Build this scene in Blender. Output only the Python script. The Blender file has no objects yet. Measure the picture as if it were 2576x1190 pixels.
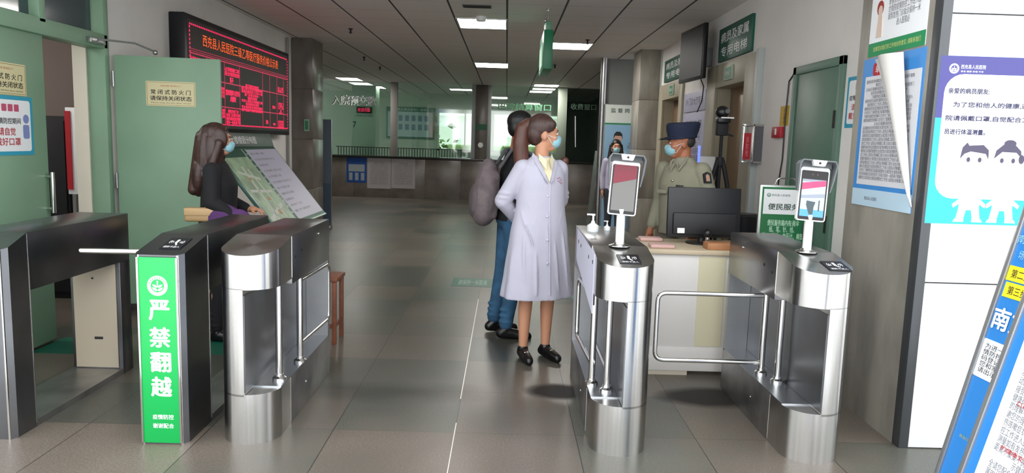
import bpy, bmesh, math, random
import numpy as np
from mathutils import Vector, Matrix, Euler
random.seed(7)
S = bpy.context.scene
COL = S.collection
PI = math.pi

# ------------------------------------------------------------------ camera
FPX, CAMH = 1850.0, 1.5
_p, _r, _y = 0.1277, 0.03045, 0.01116
_F = np.array([math.sin(_y)*math.cos(_p), math.cos(_y)*math.cos(_p), -math.sin(_p)])
_R = np.array([math.cos(_y), -math.sin(_y), 0.0])
_U = np.cross(_R, _F)
_R, _U = _R*math.cos(_r)+_U*math.sin(_r), -_R*math.sin(_r)+_U*math.cos(_r)
cam_data = bpy.data.cameras.new('camera')
cam = bpy.data.objects.new('camera', cam_data)
COL.objects.link(cam)
m = Matrix.Identity(4)
for i in range(3):
    m[i][0] = _R[i]; m[i][1] = _U[i]; m[i][2] = -_F[i]
m[2][3] = CAMH
cam.matrix_world = m
cam_data.sensor_width = 36.0
cam_data.lens = 36.0*FPX/2576.0
cam_data.clip_start = 0.05
cam_data.clip_end = 300
S.camera = cam

def P(px, py, x=None, y=None, z=None):
    """the point of a known plane that stands at a place measured in the photo"""
    d = _F*FPX+_R*(px-1288)-_U*(py-595)
    t = x/d[0] if x is not None else y/d[1] if y is not None else (z-CAMH)/d[2]
    return Vector((d[0]*t, d[1]*t, CAMH+d[2]*t))

# ------------------------------------------------------------------ view + world
S.view_settings.view_transform = 'Standard'
S.view_settings.look = 'None'
S.view_settings.gamma = 1
S.view_settings.use_curve_mapping = False
S.view_settings.exposure = 0.8

W = bpy.data.worlds.new('sky'); S.world = W; W.use_nodes = True
def build_world():
    nt = W.node_tree; N = nt.nodes; L = nt.links; N.clear()
    out = N.new('ShaderNodeOutputWorld'); bg = N.new('ShaderNodeBackground')
    tc = N.new('ShaderNodeTexCoord'); sp = N.new('ShaderNodeSeparateXYZ')
    L.new(tc.outputs['Generated'], sp.inputs[0])
    def M(op, a, b=None):
        n = N.new('ShaderNodeMath'); n.operation = op
        for i, v in enumerate((a, b)):
            if v is None: continue
            if isinstance(v, (int, float)): n.inputs[i].default_value = v
            else: L.new(v, n.inputs[i])
        return n.outputs[0]
    az = M('ARCTAN2', sp.outputs[0], M('MULTIPLY', sp.outputs[1], -1))
    cx = N.new('ShaderNodeCombineXYZ'); L.new(M('MULTIPLY', az, 2.6), cx.inputs[0])
    no = N.new('ShaderNodeTexNoise'); no.inputs['Scale'].default_value = 2.6; no.inputs['Detail'].default_value = 2.5
    no.inputs['Roughness'].default_value = 0.6
    L.new(cx.outputs[0], no.inputs['Vector'])
    ra = N.new('ShaderNodeValToRGB'); L.new(no.outputs[0], ra.inputs[0])
    e = ra.color_ramp.elements
    e[0].position = 0.30; e[0].color = (0.04, 0.035, 0.03, 1)
    e[1].position = 0.75; e[1].color = (0.9, 0.95, 1.0, 1)
    for pos, c in ((0.40, (0.30, 0.26, 0.21, 1)), (0.46, (0.20, 0.17, 0.13, 1)), (0.50, (1.5, 1.5, 1.5, 1)), (0.54, (0.14, 0.20, 0.32, 1)), (0.60, (0.9, 0.86, 0.8, 1))):
        k = e.new(pos); k.color = c
    # made-up colour bands below the overcast sky, there to stripe the steel reflections
    top = N.new('ShaderNodeMapRange'); top.inputs[1].default_value = 0.18; top.inputs[2].default_value = 0.34
    L.new(sp.outputs[2], top.inputs[0])
    back = N.new('ShaderNodeMapRange'); back.inputs[1].default_value = 0.25; back.inputs[2].default_value = -0.05
    L.new(sp.outputs[1], back.inputs[0])
    mk = M('MULTIPLY', M('SUBTRACT', 1.0, top.outputs[0]), back.outputs[0])
    mx = N.new('ShaderNodeMixRGB'); L.new(mk, mx.inputs[0])
    mx.inputs[1].default_value = (0.94, 0.98, 1.0, 1)
    L.new(ra.outputs[0], mx.inputs[2])
    L.new(mx.outputs[0], bg.inputs[0]); bg.inputs[1].default_value = 2.1
    L.new(bg.outputs[0], out.inputs[0])
build_world()

# ------------------------------------------------------------------ materials
def lin(h):
    h = h.lstrip('#'); o = []
    for i in (0, 2, 4):
        c = int(h[i:i+2], 16)/255
        o.append(c/12.92 if c <= 0.04045 else ((c+0.055)/1.055)**2.4)
    return (*o, 1)
MC = {}
def mat(name, col, rough=0.6, metal=0.0, emit=0.0, noise=0.0, nscale=8.0, bump=0.0, spec=0.5, stretch=None, aniso=0.0):
    if name in MC: return MC[name]
    m = bpy.data.materials.new(name); m.use_nodes = True; MC[name] = m
    nt = m.node_tree; N = nt.nodes; L = nt.links; b = N['Principled BSDF']
    c = lin(col) if isinstance(col, str) else (*col, 1)
    b.inputs['Base Color'].default_value = c
    b.inputs['Roughness'].default_value = rough; b.inputs['Metallic'].default_value = metal
    b.inputs['Specular IOR Level'].default_value = spec
    if aniso: b.inputs['Anisotropic'].default_value = aniso
    if emit:
        b.inputs['Emission Color'].default_value = c; b.inputs['Emission Strength'].default_value = emit
    if noise or bump:
        tc = N.new('ShaderNodeTexCoord'); mp = N.new('ShaderNodeMapping')
        L.new(tc.outputs['Object'], mp.inputs[0])
        if stretch: mp.inputs['Scale'].default_value = stretch
        n = N.new('ShaderNodeTexNoise'); n.inputs['Scale'].default_value = nscale; n.inputs['Detail'].default_value = 5
        L.new(mp.outputs[0], n.inputs['Vector'])
        if noise:
            r = N.new('ShaderNodeValToRGB'); L.new(n.outputs[0], r.inputs[0])
            e = r.color_ramp.elements; e[0].position = 0.35; e[1].position = 0.65
            e[0].color = tuple(v*(1-noise) for v in c[:3])+(1,); e[1].color = tuple(min(1, v*(1+noise)) for v in c[:3])+(1,)
            L.new(r.outputs[0], b.inputs['Base Color'])
        if bump:
            bp = N.new('ShaderNodeBump'); bp.inputs['Strength'].default_value = bump; bp.inputs['Distance'].default_value = 0.01
            L.new(n.outputs[0], bp.inputs['Height']); L.new(bp.outputs[0], b.inputs['Normal'])
    return m
def glassmat(name, tint=(0.9, 0.95, 0.92), refl=0.12):
    m = bpy.data.materials.new(name); m.use_nodes = True; nt = m.node_tree; N = nt.nodes; L = nt.links; N.clear()
    o = N.new('ShaderNodeOutputMaterial'); t = N.new('ShaderNodeBsdfTransparent'); t.inputs[0].default_value = (*tint, 1)
    g = N.new('ShaderNodeBsdfGlossy'); g.inputs['Roughness'].default_value = 0.03
    mx = N.new('ShaderNodeMixShader'); fr = N.new('ShaderNodeFresnel'); fr.inputs[0].default_value = 1.5
    ma = N.new('ShaderNodeMath'); ma.operation = 'ADD'; ma.inputs[1].default_value = refl-0.04
    L.new(fr.outputs[0], ma.inputs[0]); L.new(ma.outputs[0], mx.inputs[0])
    L.new(t.outputs[0], mx.inputs[1]); L.new(g.outputs[0], mx.inputs[2]); L.new(mx.outputs[0], o.inputs[0])
    return m

STEEL = mat('brushed_steel', (0.66, 0.655, 0.64), 0.17, 1.0, noise=0.05, nscale=30, stretch=(1, 1, 0.05))
STEELD = mat('satin_steel', (0.42, 0.425, 0.43), 0.33, 1.0, noise=0.10, nscale=3)
STEELF = mat('scuffed_steel', (0.36, 0.36, 0.36), 0.42, 1.0, noise=0.25, nscale=4)
def brushed(m, an):
    nt = m.node_tree; N = nt.nodes; b = N['Principled BSDF']; t = N.new('ShaderNodeTangent'); t.direction_type = 'RADIAL'; t.axis = 'Z'
    nt.links.new(t.outputs[0], b.inputs['Tangent']); b.inputs['Anisotropic'].default_value = an; b.inputs['Anisotropic Rotation'].default_value = 0.25
STEEL = mat('brushed_steel_round', (0.60, 0.595, 0.58), 0.22, 1.0, noise=0.05, nscale=30, stretch=(1, 1, 0.05)); brushed(STEEL, 0.85)
SLATE = mat('slate_steel', (0.20, 0.205, 0.22), 0.30, 1.0, noise=0.12, nscale=3)
CHROME = mat('polished_tube', (0.75, 0.74, 0.72), 0.12, 1.0)
SEAM = mat('dark_seam', '#1b1c1d', 0.6)
BLACK = mat('black_plastic', '#0c0d10', 0.35)
BLACKM = mat('black_matt', '#121316', 0.7)
WHITEP = mat('white_plastic', '#e6e6e6', 0.35)
WHITE = mat('white_print', '#eef0f2', 0.55)
INK = mat('black_ink', '#16181a', 0.6)
GREYINK = mat('grey_ink', '#6c6c74', 0.6)
PAINT = mat('wall_paint', '#e8e5e1', 0.75, noise=0.05, nscale=1.2)
DOORG = mat('green_door_paint', '#84a58a', 0.45, noise=0.06, nscale=2)
DOORG2 = mat('dark_green_door_paint', '#5d7a6b', 0.45, noise=0.05, nscale=2)
GREEN = mat('green_print', '#0fa254', 0.4)
DGREEN = mat('dark_green_print', '#115544', 0.45)
PLAQUE = mat('cream_plaque', '#d6cda0', 0.4)
BLUE = mat('blue_print', '#1e6fc0', 0.4)
RED = mat('red_print', '#b3202c', 0.5)
YELLOW = mat('yellow_print', '#e3cf20', 0.5)
SKIN = mat('skin', '#c08a6c', 0.55)
SKIN2 = mat('tanned_skin', '#a86a4c', 0.55)
MASK = mat('mask_blue', '#8fbfcb', 0.8)

# ------------------------------------------------------------------ mesh helpers
class G:
    def __init__(s): s.v = []; s.f = []
    def add(s, vs, fs):
        n = len(s.v); s.v += [tuple(v) for v in vs]; s.f += [tuple(n+i for i in f) for f in fs]; return s
    def box(s, a, b, M=None, bev=0.0):
        bm = bmesh.new(); bmesh.ops.create_cube(bm, size=1)
        c = [(a[i]+b[i])/2 for i in range(3)]; d = [abs(b[i]-a[i]) for i in range(3)]
        for v in bm.verts: v.co = Vector((c[0]+v.co.x*d[0], c[1]+v.co.y*d[1], c[2]+v.co.z*d[2]))
        if bev: bmesh.ops.bevel(bm, geom=list(bm.edges), offset=min(bev, min(d)*0.45), segments=2, affect='EDGES', profile=0.5)
        if M is not None: bm.transform(M)
        s.bm(bm); return s
    def bm(s, bm):
        bm.verts.index_update()
        s.add([v.co for v in bm.verts], [[v.index for v in f.verts] for f in bm.faces]); bm.free()
    def prism(s, poly, fn0, fn1):
        n = len(poly); vs = [fn0(*p) for p in poly]+[fn1(*p) for p in poly]
        fs = [tuple(range(n))[::-1], tuple(range(n, 2*n))]+[(i, (i+1) % n, n+(i+1) % n, n+i) for i in range(n)]
        return s.add(vs, fs)
    def tube(s, pts, r, n=12, caps=True):
        pts = [Vector(p) for p in pts]; R = r if isinstance(r, (list, tuple)) else [r]*len(pts)
        t = [(pts[min(i+1, len(pts)-1)]-pts[max(i-1, 0)]).normalized() for i in range(len(pts))]
        up = Vector((0, 0, 1)) if abs(t[0].z) < 0.9 else Vector((1, 0, 0))
        a = t[0].cross(up).normalized(); vs = []
        for i, p in enumerate(pts):
            a = (a-t[i]*a.dot(t[i])).normalized(); b = t[i].cross(a)
            for k in range(n):
                q = 2*PI*k/n; vs.append(p+(a*math.cos(q)+b*math.sin(q))*R[i])
        m = len(pts); fs = [(i*n+k, i*n+(k+1) % n, (i+1)*n+(k+1) % n, (i+1)*n+k) for i in range(m-1) for k in range(n)]
        if caps: fs += [tuple(range(n))[::-1], tuple((m-1)*n+k for k in range(n))]
        return s.add(vs, fs)
    def lathe(s, prof, c=(0, 0, 0), n=24, M=None):
        vs = []; c = Vector(c)
        for r, z in prof:
            for k in range(n):
                q = 2*PI*k/n; v = Vector((r*math.cos(q), r*math.sin(q), z)); vs.append((M @ v if M is not None else v)+c)
        m = len(prof); fs = [(i*n+k, i*n+(k+1) % n, (i+1)*n+(k+1) % n, (i+1)*n+k) for i in range(m-1) for k in range(n)]
        fs += [tuple(range(n))[::-1], tuple((m-1)*n+k for k in range(n))]
        return s.add(vs, fs)
    def ell(s, c, r, rot=None, n=20, m=12):
        c = Vector(c); M = Euler(rot).to_matrix() if rot else None; vs = []; fs = []
        for j in range(m+1):
            th = PI*j/m
            for k in range(n):
                q = 2*PI*k/n; v = Vector((r[0]*math.sin(th)*math.cos(q), r[1]*math.sin(th)*math.sin(q), r[2]*math.cos(th)))
                if M: v = M @ v
                vs.append(c+v)
        for j in range(m):
            for k in range(n): fs.append((j*n+k, (j+1)*n+k, (j+1)*n+(k+1) % n, j*n+(k+1) % n))
        return s.add(vs, fs)
    def cap(s, p1, r1, p2, r2, n=16):
        p1 = Vector(p1); p2 = Vector(p2); d = p2-p1; L = d.length or 1e-6; d = d/L
        pts = []; R = []
        for k in range(5):
            a = PI/2*(1-k/5); pts.append(p1-d*r1*math.sin(a)); R.append(max(r1*math.cos(a), r1*0.02))
        pts += [p1, p2]; R += [r1, r2]
        for k in range(1, 6):
            a = PI/2*k/5; pts.append(p2+d*r2*math.sin(a)); R.append(max(r2*math.cos(a), r2*0.02))
        return s.tube(pts, R, n)

def thing(name, label, cat, loc=(0, 0, 0), group=None, kind=None):
    o = bpy.data.objects.new(name, None); COL.objects.link(o); o.location = loc; o.empty_display_size = 0.1
    tag(o, label, cat, group, kind); return o
def tag(o, label=None, cat=None, group=None, kind=None):
    if label: o['label'] = label
    if cat: o['category'] = cat
    if group: o['group'] = group
    if kind: o['kind'] = kind
    return o
def origin(p):
    v = Vector((0, 0, 0))
    while p is not None: v = v+p.location; p = p.parent
    return v
def obj(name, g, m, parent=None, ang=35, base=None):
    me = bpy.data.meshes.new(name)
    off = origin(parent) if parent else Vector(base or (0, 0, 0))
    if isinstance(g, bpy.types.Mesh):
        me = g; me.name = name
        if off.length: me.transform(Matrix.Translation(-off))
    else:
        me.from_pydata([(v[0]-off.x, v[1]-off.y, v[2]-off.z) for v in g.v], [], g.f); me.update()
        bm = bmesh.new(); bm.from_mesh(me); bmesh.ops.recalc_face_normals(bm, faces=bm.faces); bm.to_mesh(me); bm.free()
    if len(me.polygons):
        me.polygons.foreach_set('use_smooth', [True]*len(me.polygons)); me.set_sharp_from_angle(angle=math.radians(ang))
    me.materials.clear()
    me.materials.append(m)
    o = bpy.data.objects.new(name, me); COL.objects.link(o)
    if parent: o.parent = parent
    else: o.location = off
    return o
def struct(name, g, m, label=None):
    o = obj(name, g, m); o['kind'] = 'structure'
    if label: o['label'] = label
    return o
def copy_tree(o, parent=None):
    c = o.copy(); COL.objects.link(c); c.parent = parent
    for ch in [x for x in S.objects if x.parent is o]: copy_tree(ch, c)
    return c

def remesh(g, voxel=0.008, smooth=4):
    me = bpy.data.meshes.new('tmp'); me.from_pydata(g.v, [], g.f); me.update()
    bm = bmesh.new(); bm.from_mesh(me); bmesh.ops.recalc_face_normals(bm, faces=bm.faces); bm.to_mesh(me); bm.free()
    o = bpy.data.objects.new('tmp', me); COL.objects.link(o)
    a = o.modifiers.new('r', 'REMESH'); a.mode = 'VOXEL'; a.voxel_size = voxel
    b = o.modifiers.new('s', 'SMOOTH'); b.iterations = smooth; b.factor = 0.6
    dg = bpy.context.evaluated_depsgraph_get(); dg.update()
    r = bpy.data.meshes.new_from_object(o.evaluated_get(dg))
    bpy.data.objects.remove(o); bpy.data.meshes.remove(me)
    return r

class Fr:
    """a flat face in the place: origin, direction to the reader's right, direction up"""
    def __init__(s, o, r, u=(0, 0, 1)):
        s.o = Vector(o); s.r = Vector(r).normalized(); s.u = Vector(u).normalized(); s.n = s.r.cross(s.u).normalized()
    def at(s, a, b, d=0.0): return s.o+s.r*a+s.u*b+s.n*d
    def mat(s, a, b, d=0.0):
        M = Matrix.Identity(4); p = s.at(a, b, d)
        for i in range(3): M[i][0] = s.r[i]; M[i][1] = s.u[i]; M[i][2] = s.n[i]; M[i][3] = p[i]
        return M
    def box(s, g, a0, b0, a1, b1, d0, d1, bev=0.0): return g.box((a0, b0, d0), (a1, b1, d1), s.mat(0, 0), bev)
    def poly(s, g, pts, d0, d1): return g.prism(pts, lambda a, b: s.at(a, b, d0), lambda a, b: s.at(a, b, d1))
    def disc(s, g, a, b, r, d0, d1, n=28, ry=None):
        ry = ry or r
        return s.poly(g, [(a+r*math.cos(2*PI*k/n), b+ry*math.sin(2*PI*k/n)) for k in range(n)], d0, d1)
    def ring(s, g, a, b, r, w, d0, d1, n=32, a0=0, a1=2*PI):
        k = n+1; A = [a0+(a1-a0)*i/n for i in range(k)]
        vs = []
        for q in A:
            for rr, d in ((r-w, d0), (r, d0), (r, d1), (r-w, d1)): vs.append(s.at(a+rr*math.cos(q), b+rr*math.sin(q), d))
        fs = []
        for i in range(n):
            for j in range(4): fs.append((4*i+j, 4*i+(j+1) % 4, 4*i+4+(j+1) % 4, 4*i+4+j))
        fs += [(0, 1, 2, 3), (4*n, 4*n+1, 4*n+2, 4*n+3)]
        return g.add(vs, fs)

def text(fr, a, b, d, body, size, m, parent, name='lettering', w=None, h=None, align='CENTER', space=1.0, bold=0.0, line=1.0):
    cu = bpy.data.curves.new('txt', 'FONT'); cu.body = body; cu.size = size; cu.align_x = align; cu.align_y = 'CENTER'
    cu.resolution_u = 3; cu.space_character = space; cu.space_line = line
    o = bpy.data.objects.new('txt', cu); COL.objects.link(o)
    dg = bpy.context.evaluated_depsgraph_get(); dg.update()
    me = bpy.data.meshes.new_from_object(o.evaluated_get(dg))
    bpy.data.objects.remove(o); bpy.data.curves.remove(cu)
    if len(me.vertices):
        co = np.zeros(len(me.vertices)*3); me.vertices.foreach_get('co', co); co = co.reshape(-1, 3)
        mn, mx = co.min(0), co.max(0)
        if align == 'CENTER': co[:, 0] -= (mn[0]+mx[0])/2
        else: co[:, 0] -= mn[0]
        co[:, 1] -= (mn[1]+mx[1])/2
        if w: co[:, 0] *= w/(mx[0]-mn[0])
        if h: co[:, 1] *= h/(mx[1]-mn[1])
        me.vertices.foreach_set('co', co.ravel())
        if bold:      # heavier strokes: the glyph outlines laid over themselves, slightly shifted
            e = bold*(mx[1]-mn[1] if '\n' not in body else (mx[1]-mn[1])/(body.count('\n')+1))
            if h: e *= h/(mx[1]-mn[1])
            V = [tuple(v) for v in co]; F0 = [tuple(p.vertices) for p in me.polygons]; vs = []; fs = []
            for dx, dy in ((-e, 0), (e, 0), (0, -e*0.8), (0, e*0.8)):
                n0 = len(vs); vs += [(x+dx, y+dy, z+0.00008*(n0//len(V))) for x, y, z in V]; fs += [tuple(n0+i for i in f) for f in F0]
            me = bpy.data.meshes.new(name); me.from_pydata(vs, [], fs); me.update()
    me.transform(fr.mat(a, b, d))
    return obj(name, me, m, parent)

LOREM = '为了保障患者及家属的健康安全请您配合我院疫情防控工作进入医院必须佩戴口罩主动出示健康码接受体温测量如有发热咳嗽症状请到发热门诊就诊保持一米距离不聚集不拥挤谢谢您的理解与支持'
def lines(nl, nc, seed=0):
    r = random.Random(seed); out = []
    for i in range(nl):
        k = r.randrange(len(LOREM)); n = nc if r.random() < 0.75 else int(nc*r.uniform(0.4, 0.9))
        out.append(''.join(LOREM[(k+j) % len(LOREM)] for j in range(n)))
    return '\n'.join(out)

def roundrect(a0, b0, a1, b1, r, n=6):
    pts = []
    for cx, cy, s0 in ((a1-r, b1-r, 0), (a0+r, b1-r, 1), (a0+r, b0+r, 2), (a1-r, b0+r, 3)):
        for k in range(n+1):
            q = (s0+k/n)*PI/2; pts.append((cx+r*math.cos(q), cy+r*math.sin(q)))
    return pts

# =================================================================== SETTING
XL, XR, ZC = -3.15, 2.25, 2.9
YE = 3.65            # plane of the entrance front

def floor_mat():
    m = bpy.data.materials.new('polished_floor_tiles'); m.use_nodes = True; nt = m.node_tree; N = nt.nodes; L = nt.links
    b = N['Principled BSDF']; tc = N.new('ShaderNodeTexCoord'); sp = N.new('ShaderNodeSeparateXYZ'); L.new(tc.outputs['Object'], sp.inputs[0])
    def M(op, a, c=None, e=None):
        n = N.new('ShaderNodeMath'); n.operation = op
        for i, v in enumerate((a, c, e)):
            if v is None: continue
            if isinstance(v, (int, float)): n.inputs[i].default_value = v
            else: L.new(v, n.inputs[i])
        return n.outputs[0]
    T = 0.625
    ux = M('DIVIDE', M('ADD', sp.outputs[0], 0.225), T); uy = M('DIVIDE', M('ADD', sp.outputs[1], 0.1), T)
    def jt(u, w):
        f = M('FRACT', u); dd = M('MINIMUM', f, M('SUBTRACT', 1.0, f)); return M('LESS_THAN', dd, w)
    joint = M('MAXIMUM', jt(ux, 0.004), jt(uy, 0.0025))
    cb = N.new('ShaderNodeCombineXYZ'); L.new(M('FLOOR', ux), cb.inputs[0]); L.new(M('FLOOR', uy), cb.inputs[1])
    wn = N.new('ShaderNodeTexWhiteNoise'); L.new(cb.outputs[0], wn.inputs[0])
    n1 = N.new('ShaderNodeTexNoise'); n1.inputs['Scale'].default_value = 1.1; n1.inputs['Detail'].default_value = 5; L.new(tc.outputs['Object'], n1.inputs[0])
    n2 = N.new('ShaderNodeTexNoise'); n2.inputs['Scale'].default_value = 95; n2.inputs['Detail'].default_value = 3; L.new(tc.outputs['Object'], n2.inputs[0])
    fac = M('ADD', M('ADD', M('MULTIPLY', wn.outputs[0], 0.32), M('MULTIPLY', n1.outputs[0], 0.6)), M('MULTIPLY', M('SUBTRACT', n2.outputs[0], 0.25), 0.6))
    r = N.new('ShaderNodeValToRGB'); L.new(fac, r.inputs[0]); e = r.color_ramp.elements
    e[0].position = 0.3; e[0].color = lin('#3b3a36'); e[1].position = 0.9; e[1].color = lin('#726a60'); k = e.new(0.55); k.color = lin('#53544c'); k = e.new(0.68); k.color = lin('#5f564e')
    mx = N.new('ShaderNodeMixRGB'); L.new(joint, mx.inputs[0]); L.new(r.outputs[0], mx.inputs[1]); mx.inputs[2].default_value = lin('#34312e')
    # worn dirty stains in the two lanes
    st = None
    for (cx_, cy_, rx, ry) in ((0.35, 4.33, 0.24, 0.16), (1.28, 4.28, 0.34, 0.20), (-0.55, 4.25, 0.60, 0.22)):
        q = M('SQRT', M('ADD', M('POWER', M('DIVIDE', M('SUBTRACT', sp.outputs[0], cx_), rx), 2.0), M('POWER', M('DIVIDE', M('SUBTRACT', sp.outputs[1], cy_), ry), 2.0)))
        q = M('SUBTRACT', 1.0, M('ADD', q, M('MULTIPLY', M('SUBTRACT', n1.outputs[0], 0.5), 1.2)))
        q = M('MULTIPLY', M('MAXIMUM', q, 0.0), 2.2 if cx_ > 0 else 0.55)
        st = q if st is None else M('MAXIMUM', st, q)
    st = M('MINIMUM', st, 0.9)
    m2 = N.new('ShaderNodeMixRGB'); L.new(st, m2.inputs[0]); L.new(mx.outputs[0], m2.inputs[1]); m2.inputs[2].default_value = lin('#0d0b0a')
    L.new(m2.outputs[0], b.inputs['Base Color'])
    rr = N.new('ShaderNodeMapRange'); L.new(n1.outputs[0], rr.inputs[0]); rr.inputs[3].default_value = 0.26; rr.inputs[4].default_value = 0.40
    L.new(M('ADD', rr.outputs[0], M('MULTIPLY', st, 0.35)), b.inputs['Roughness']); b.inputs['Specular IOR Level'].default_value = 0.4
    return m
FLOOR = floor_mat()

def ceil_mat():
    m = bpy.data.materials.new('ceiling_panels'); m.use_nodes = True; nt = m.node_tree; N = nt.nodes; L = nt.links
    b = N['Principled BSDF']; tc = N.new('ShaderNodeTexCoord'); sp = N.new('ShaderNodeSeparateXYZ'); L.new(tc.outputs['Object'], sp.inputs[0])
    def M(op, a, c=None):
        n = N.new('ShaderNodeMath'); n.operation = op
        for i, v in enumerate((a, c)):
            if v is None: continue
            if isinstance(v, (int, float)): n.inputs[i].default_value = v
            else: L.new(v, n.inputs[i])
        return n.outputs[0]
    def jt(v, T, o, w):
        f = M('FRACT', M('DIVIDE', M('ADD', v, o), T)); dd = M('MINIMUM', f, M('SUBTRACT', 1.0, f)); return M('LESS_THAN', dd, w)
    a = jt(sp.outputs[0], 0.605, 0.035, 0.018); c = M('MULTIPLY', jt(sp.outputs[1], 0.605, 0.1, 0.010), 0.35)
    mx = N.new('ShaderNodeMixRGB'); L.new(M('MAXIMUM', a, c), mx.inputs[0]); mx.inputs[1].default_value = lin('#e9e1db'); mx.inputs[2].default_value = lin('#2f2c2b')
    L.new(mx.outputs[0], b.inputs['Base Color']); b.inputs['Roughness'].default_value = 0.55
    return m
CEIL = ceil_mat()
GRAN = mat('grey_granite', '#8f8a80', 0.35, noise=0.25, nscale=5, stretch=(1, 1, 0.35))
GRAND = mat('dark_granite', '#6b655e', 0.25, noise=0.2, nscale=4, stretch=(1, 1, 0.4))
MARB = mat('white_marble', '#e2e3e6', 0.35, noise=0.06, nscale=2.2)
CREAM = mat('cream_wall', '#cdc4ae', 0.7)
ROOMW = mat('pale_green_wall', '#a9b5a8', 0.7)

def plaza_mat():
    # unseen paving; bands of light, tan and dark added to stripe the steel reflections
    m = bpy.data.materials.new('reflection_band_paving'); m.use_nodes = True; nt = m.node_tree; N = nt.nodes; L = nt.links
    b = N['Principled BSDF']; tc = N.new('ShaderNodeTexCoord'); mp = N.new('ShaderNodeMapping'); L.new(tc.outputs['Object'], mp.inputs[0]); mp.inputs['Scale'].default_value = (1.0, 0.0, 0.0)
    n = N.new('ShaderNodeTexNoise'); n.inputs['Scale'].default_value = 1.5; n.inputs['Detail'].default_value = 2; L.new(mp.outputs[0], n.inputs['Vector'])
    r = N.new('ShaderNodeValToRGB'); L.new(n.outputs[0], r.inputs[0]); r.color_ramp.interpolation = 'CONSTANT'; e = r.color_ramp.elements
    e[0].position = 0.0; e[0].color = (0.80, 0.79, 0.77, 1); e[1].position = 0.66; e[1].color = (0.8, 0.8, 0.8, 1)
    for p, c in ((0.34, (0.08, 0.08, 0.08, 1)), (0.39, (0.82, 0.82, 0.82, 1)), (0.455, (0.30, 0.26, 0.21, 1)), (0.49, (0.85, 0.85, 0.85, 1)), (0.525, (0.05, 0.05, 0.05, 1)), (0.55, (0.80, 0.80, 0.80, 1)), (0.60, (0.16, 0.22, 0.32, 1))):
        k = e.new(p); k.color = c
    L.new(r.outputs[0], b.inputs['Base Color']); b.inputs['Roughness'].default_value = 0.8
    return m
PLAZA = plaza_mat()
struct('floor', G().box((-9, 2.6, -0.1), (9, 27, 0)), FLOOR)
struct('trim_1', G().box((-30, -40, -0.12), (30, 2.6, -0.002)), PLAZA, 'unseen paving outside the entrance, banded for the steel reflections')
struct('trim_9', G().box((-0.228, 3.05, 0), (-0.2235, 3.78, 0.001)).box((-0.228, 4.15, 0), (-0.2235, 6.9, 0.001)), mat('joint_glint', (0.75, 0.73, 0.68), 0.35, 0.7), 'floor tile joint with its bright reflection laid as a metal strip')  # metal strip added to give the tile joint its bright reflection
struct('ceiling', G().box((-9, YE, ZC), (9, 23.2, ZC+0.12)), CEIL)
# left wall with the fire door opening (y 4.0 .. 5.87, up to z 2.52)
OY0, OY1, OZ = 4.05, 5.90, 2.62
struct('wall_left', G().box((XL-0.22, YE-0.1, 0), (XL, OY0, ZC)).box((XL-0.22, OY1, 0), (XL, 11.0, ZC)).box((XL-0.22, OY0, OZ), (XL, OY1, ZC)), PAINT)
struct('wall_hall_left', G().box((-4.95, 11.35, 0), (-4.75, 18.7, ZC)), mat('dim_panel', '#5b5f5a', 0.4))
struct('wall_return_left', G().box((-9, 11.0, 0), (XL-0.22, 11.35, ZC)), PAINT)
# right wall with openings for two lifts
struct('wall_right', G().box((XR, 4.42, 0), (XR+0.25, 7.02, ZC)).box((XR, 8.02, 0), (XR+0.25, 9.68, ZC)).box((XR, 10.72, 0), (XR+0.25, 11.3, ZC))
       .box((XR, 7.02, 2.14), (XR+0.25, 8.02, ZC)).box((XR, 9.68, 2.16), (XR+0.25, 10.72, ZC)), PAINT)
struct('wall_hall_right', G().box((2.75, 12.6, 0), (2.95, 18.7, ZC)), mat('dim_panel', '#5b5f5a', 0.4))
# entrance front: white marble facing on the right, granite jamb
def marble_front():
    g = G(); zs = [0.0, 0.865, 1.97, 2.175, 3.1, 4.2]
    for i in range(5):
        for x0, x1 in ((2.075, 3.6), (3.606, 5.2), (5.206, 7.0)):
            g.box((x0, YE-0.05, zs[i]+0.004), (x1, YE, zs[i+1]-0.004), bev=0.003)
    return g
struct('wall_front_right', marble_front(), MARB)
struct('trim_10', G().box((2.10, YE-0.03, 0), (7.0, YE+0.05, 4.2)), mat('joint_mortar', '#4a4a4a', 0.8), 'mortar joints of the marble front')
struct('trim_2', G().box((2.06, YE-0.052, 0), (2.11, YE+0.02, ZC), bev=0.004), mat('dark_corner_metal', '#55575a', 0.35, 0.6), 'grey metal corner trim')
struct('wall_jamb_right', G().box((2.06, YE+0.02, 0), (XR+0.25, 4.42, ZC)), GRAN)
struct('wall_front_header', G().box((XL-0.4, YE-0.1, ZC), (2.06, YE+0.15, 4.2)), MARB)
struct('wall_front_left', G().box((-7, YE-0.1, 0), (XL-0.22, YE+0.1, 4.2)), MARB)
struct('baseboard_left', G().box((XL, 5.96, 0), (XL+0.015, 11.0, 0.1)), GRAND)
struct('baseboard_right', G().box((XR-0.015, 4.42, 0), (XR, 4.98, 0.1)).box((XR-0.015, 5.84, 0), (XR, 6.7, 0.1)).box((XR-0.015, 8.36, 0), (XR, 9.5, 0.1)), GRAND)
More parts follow.
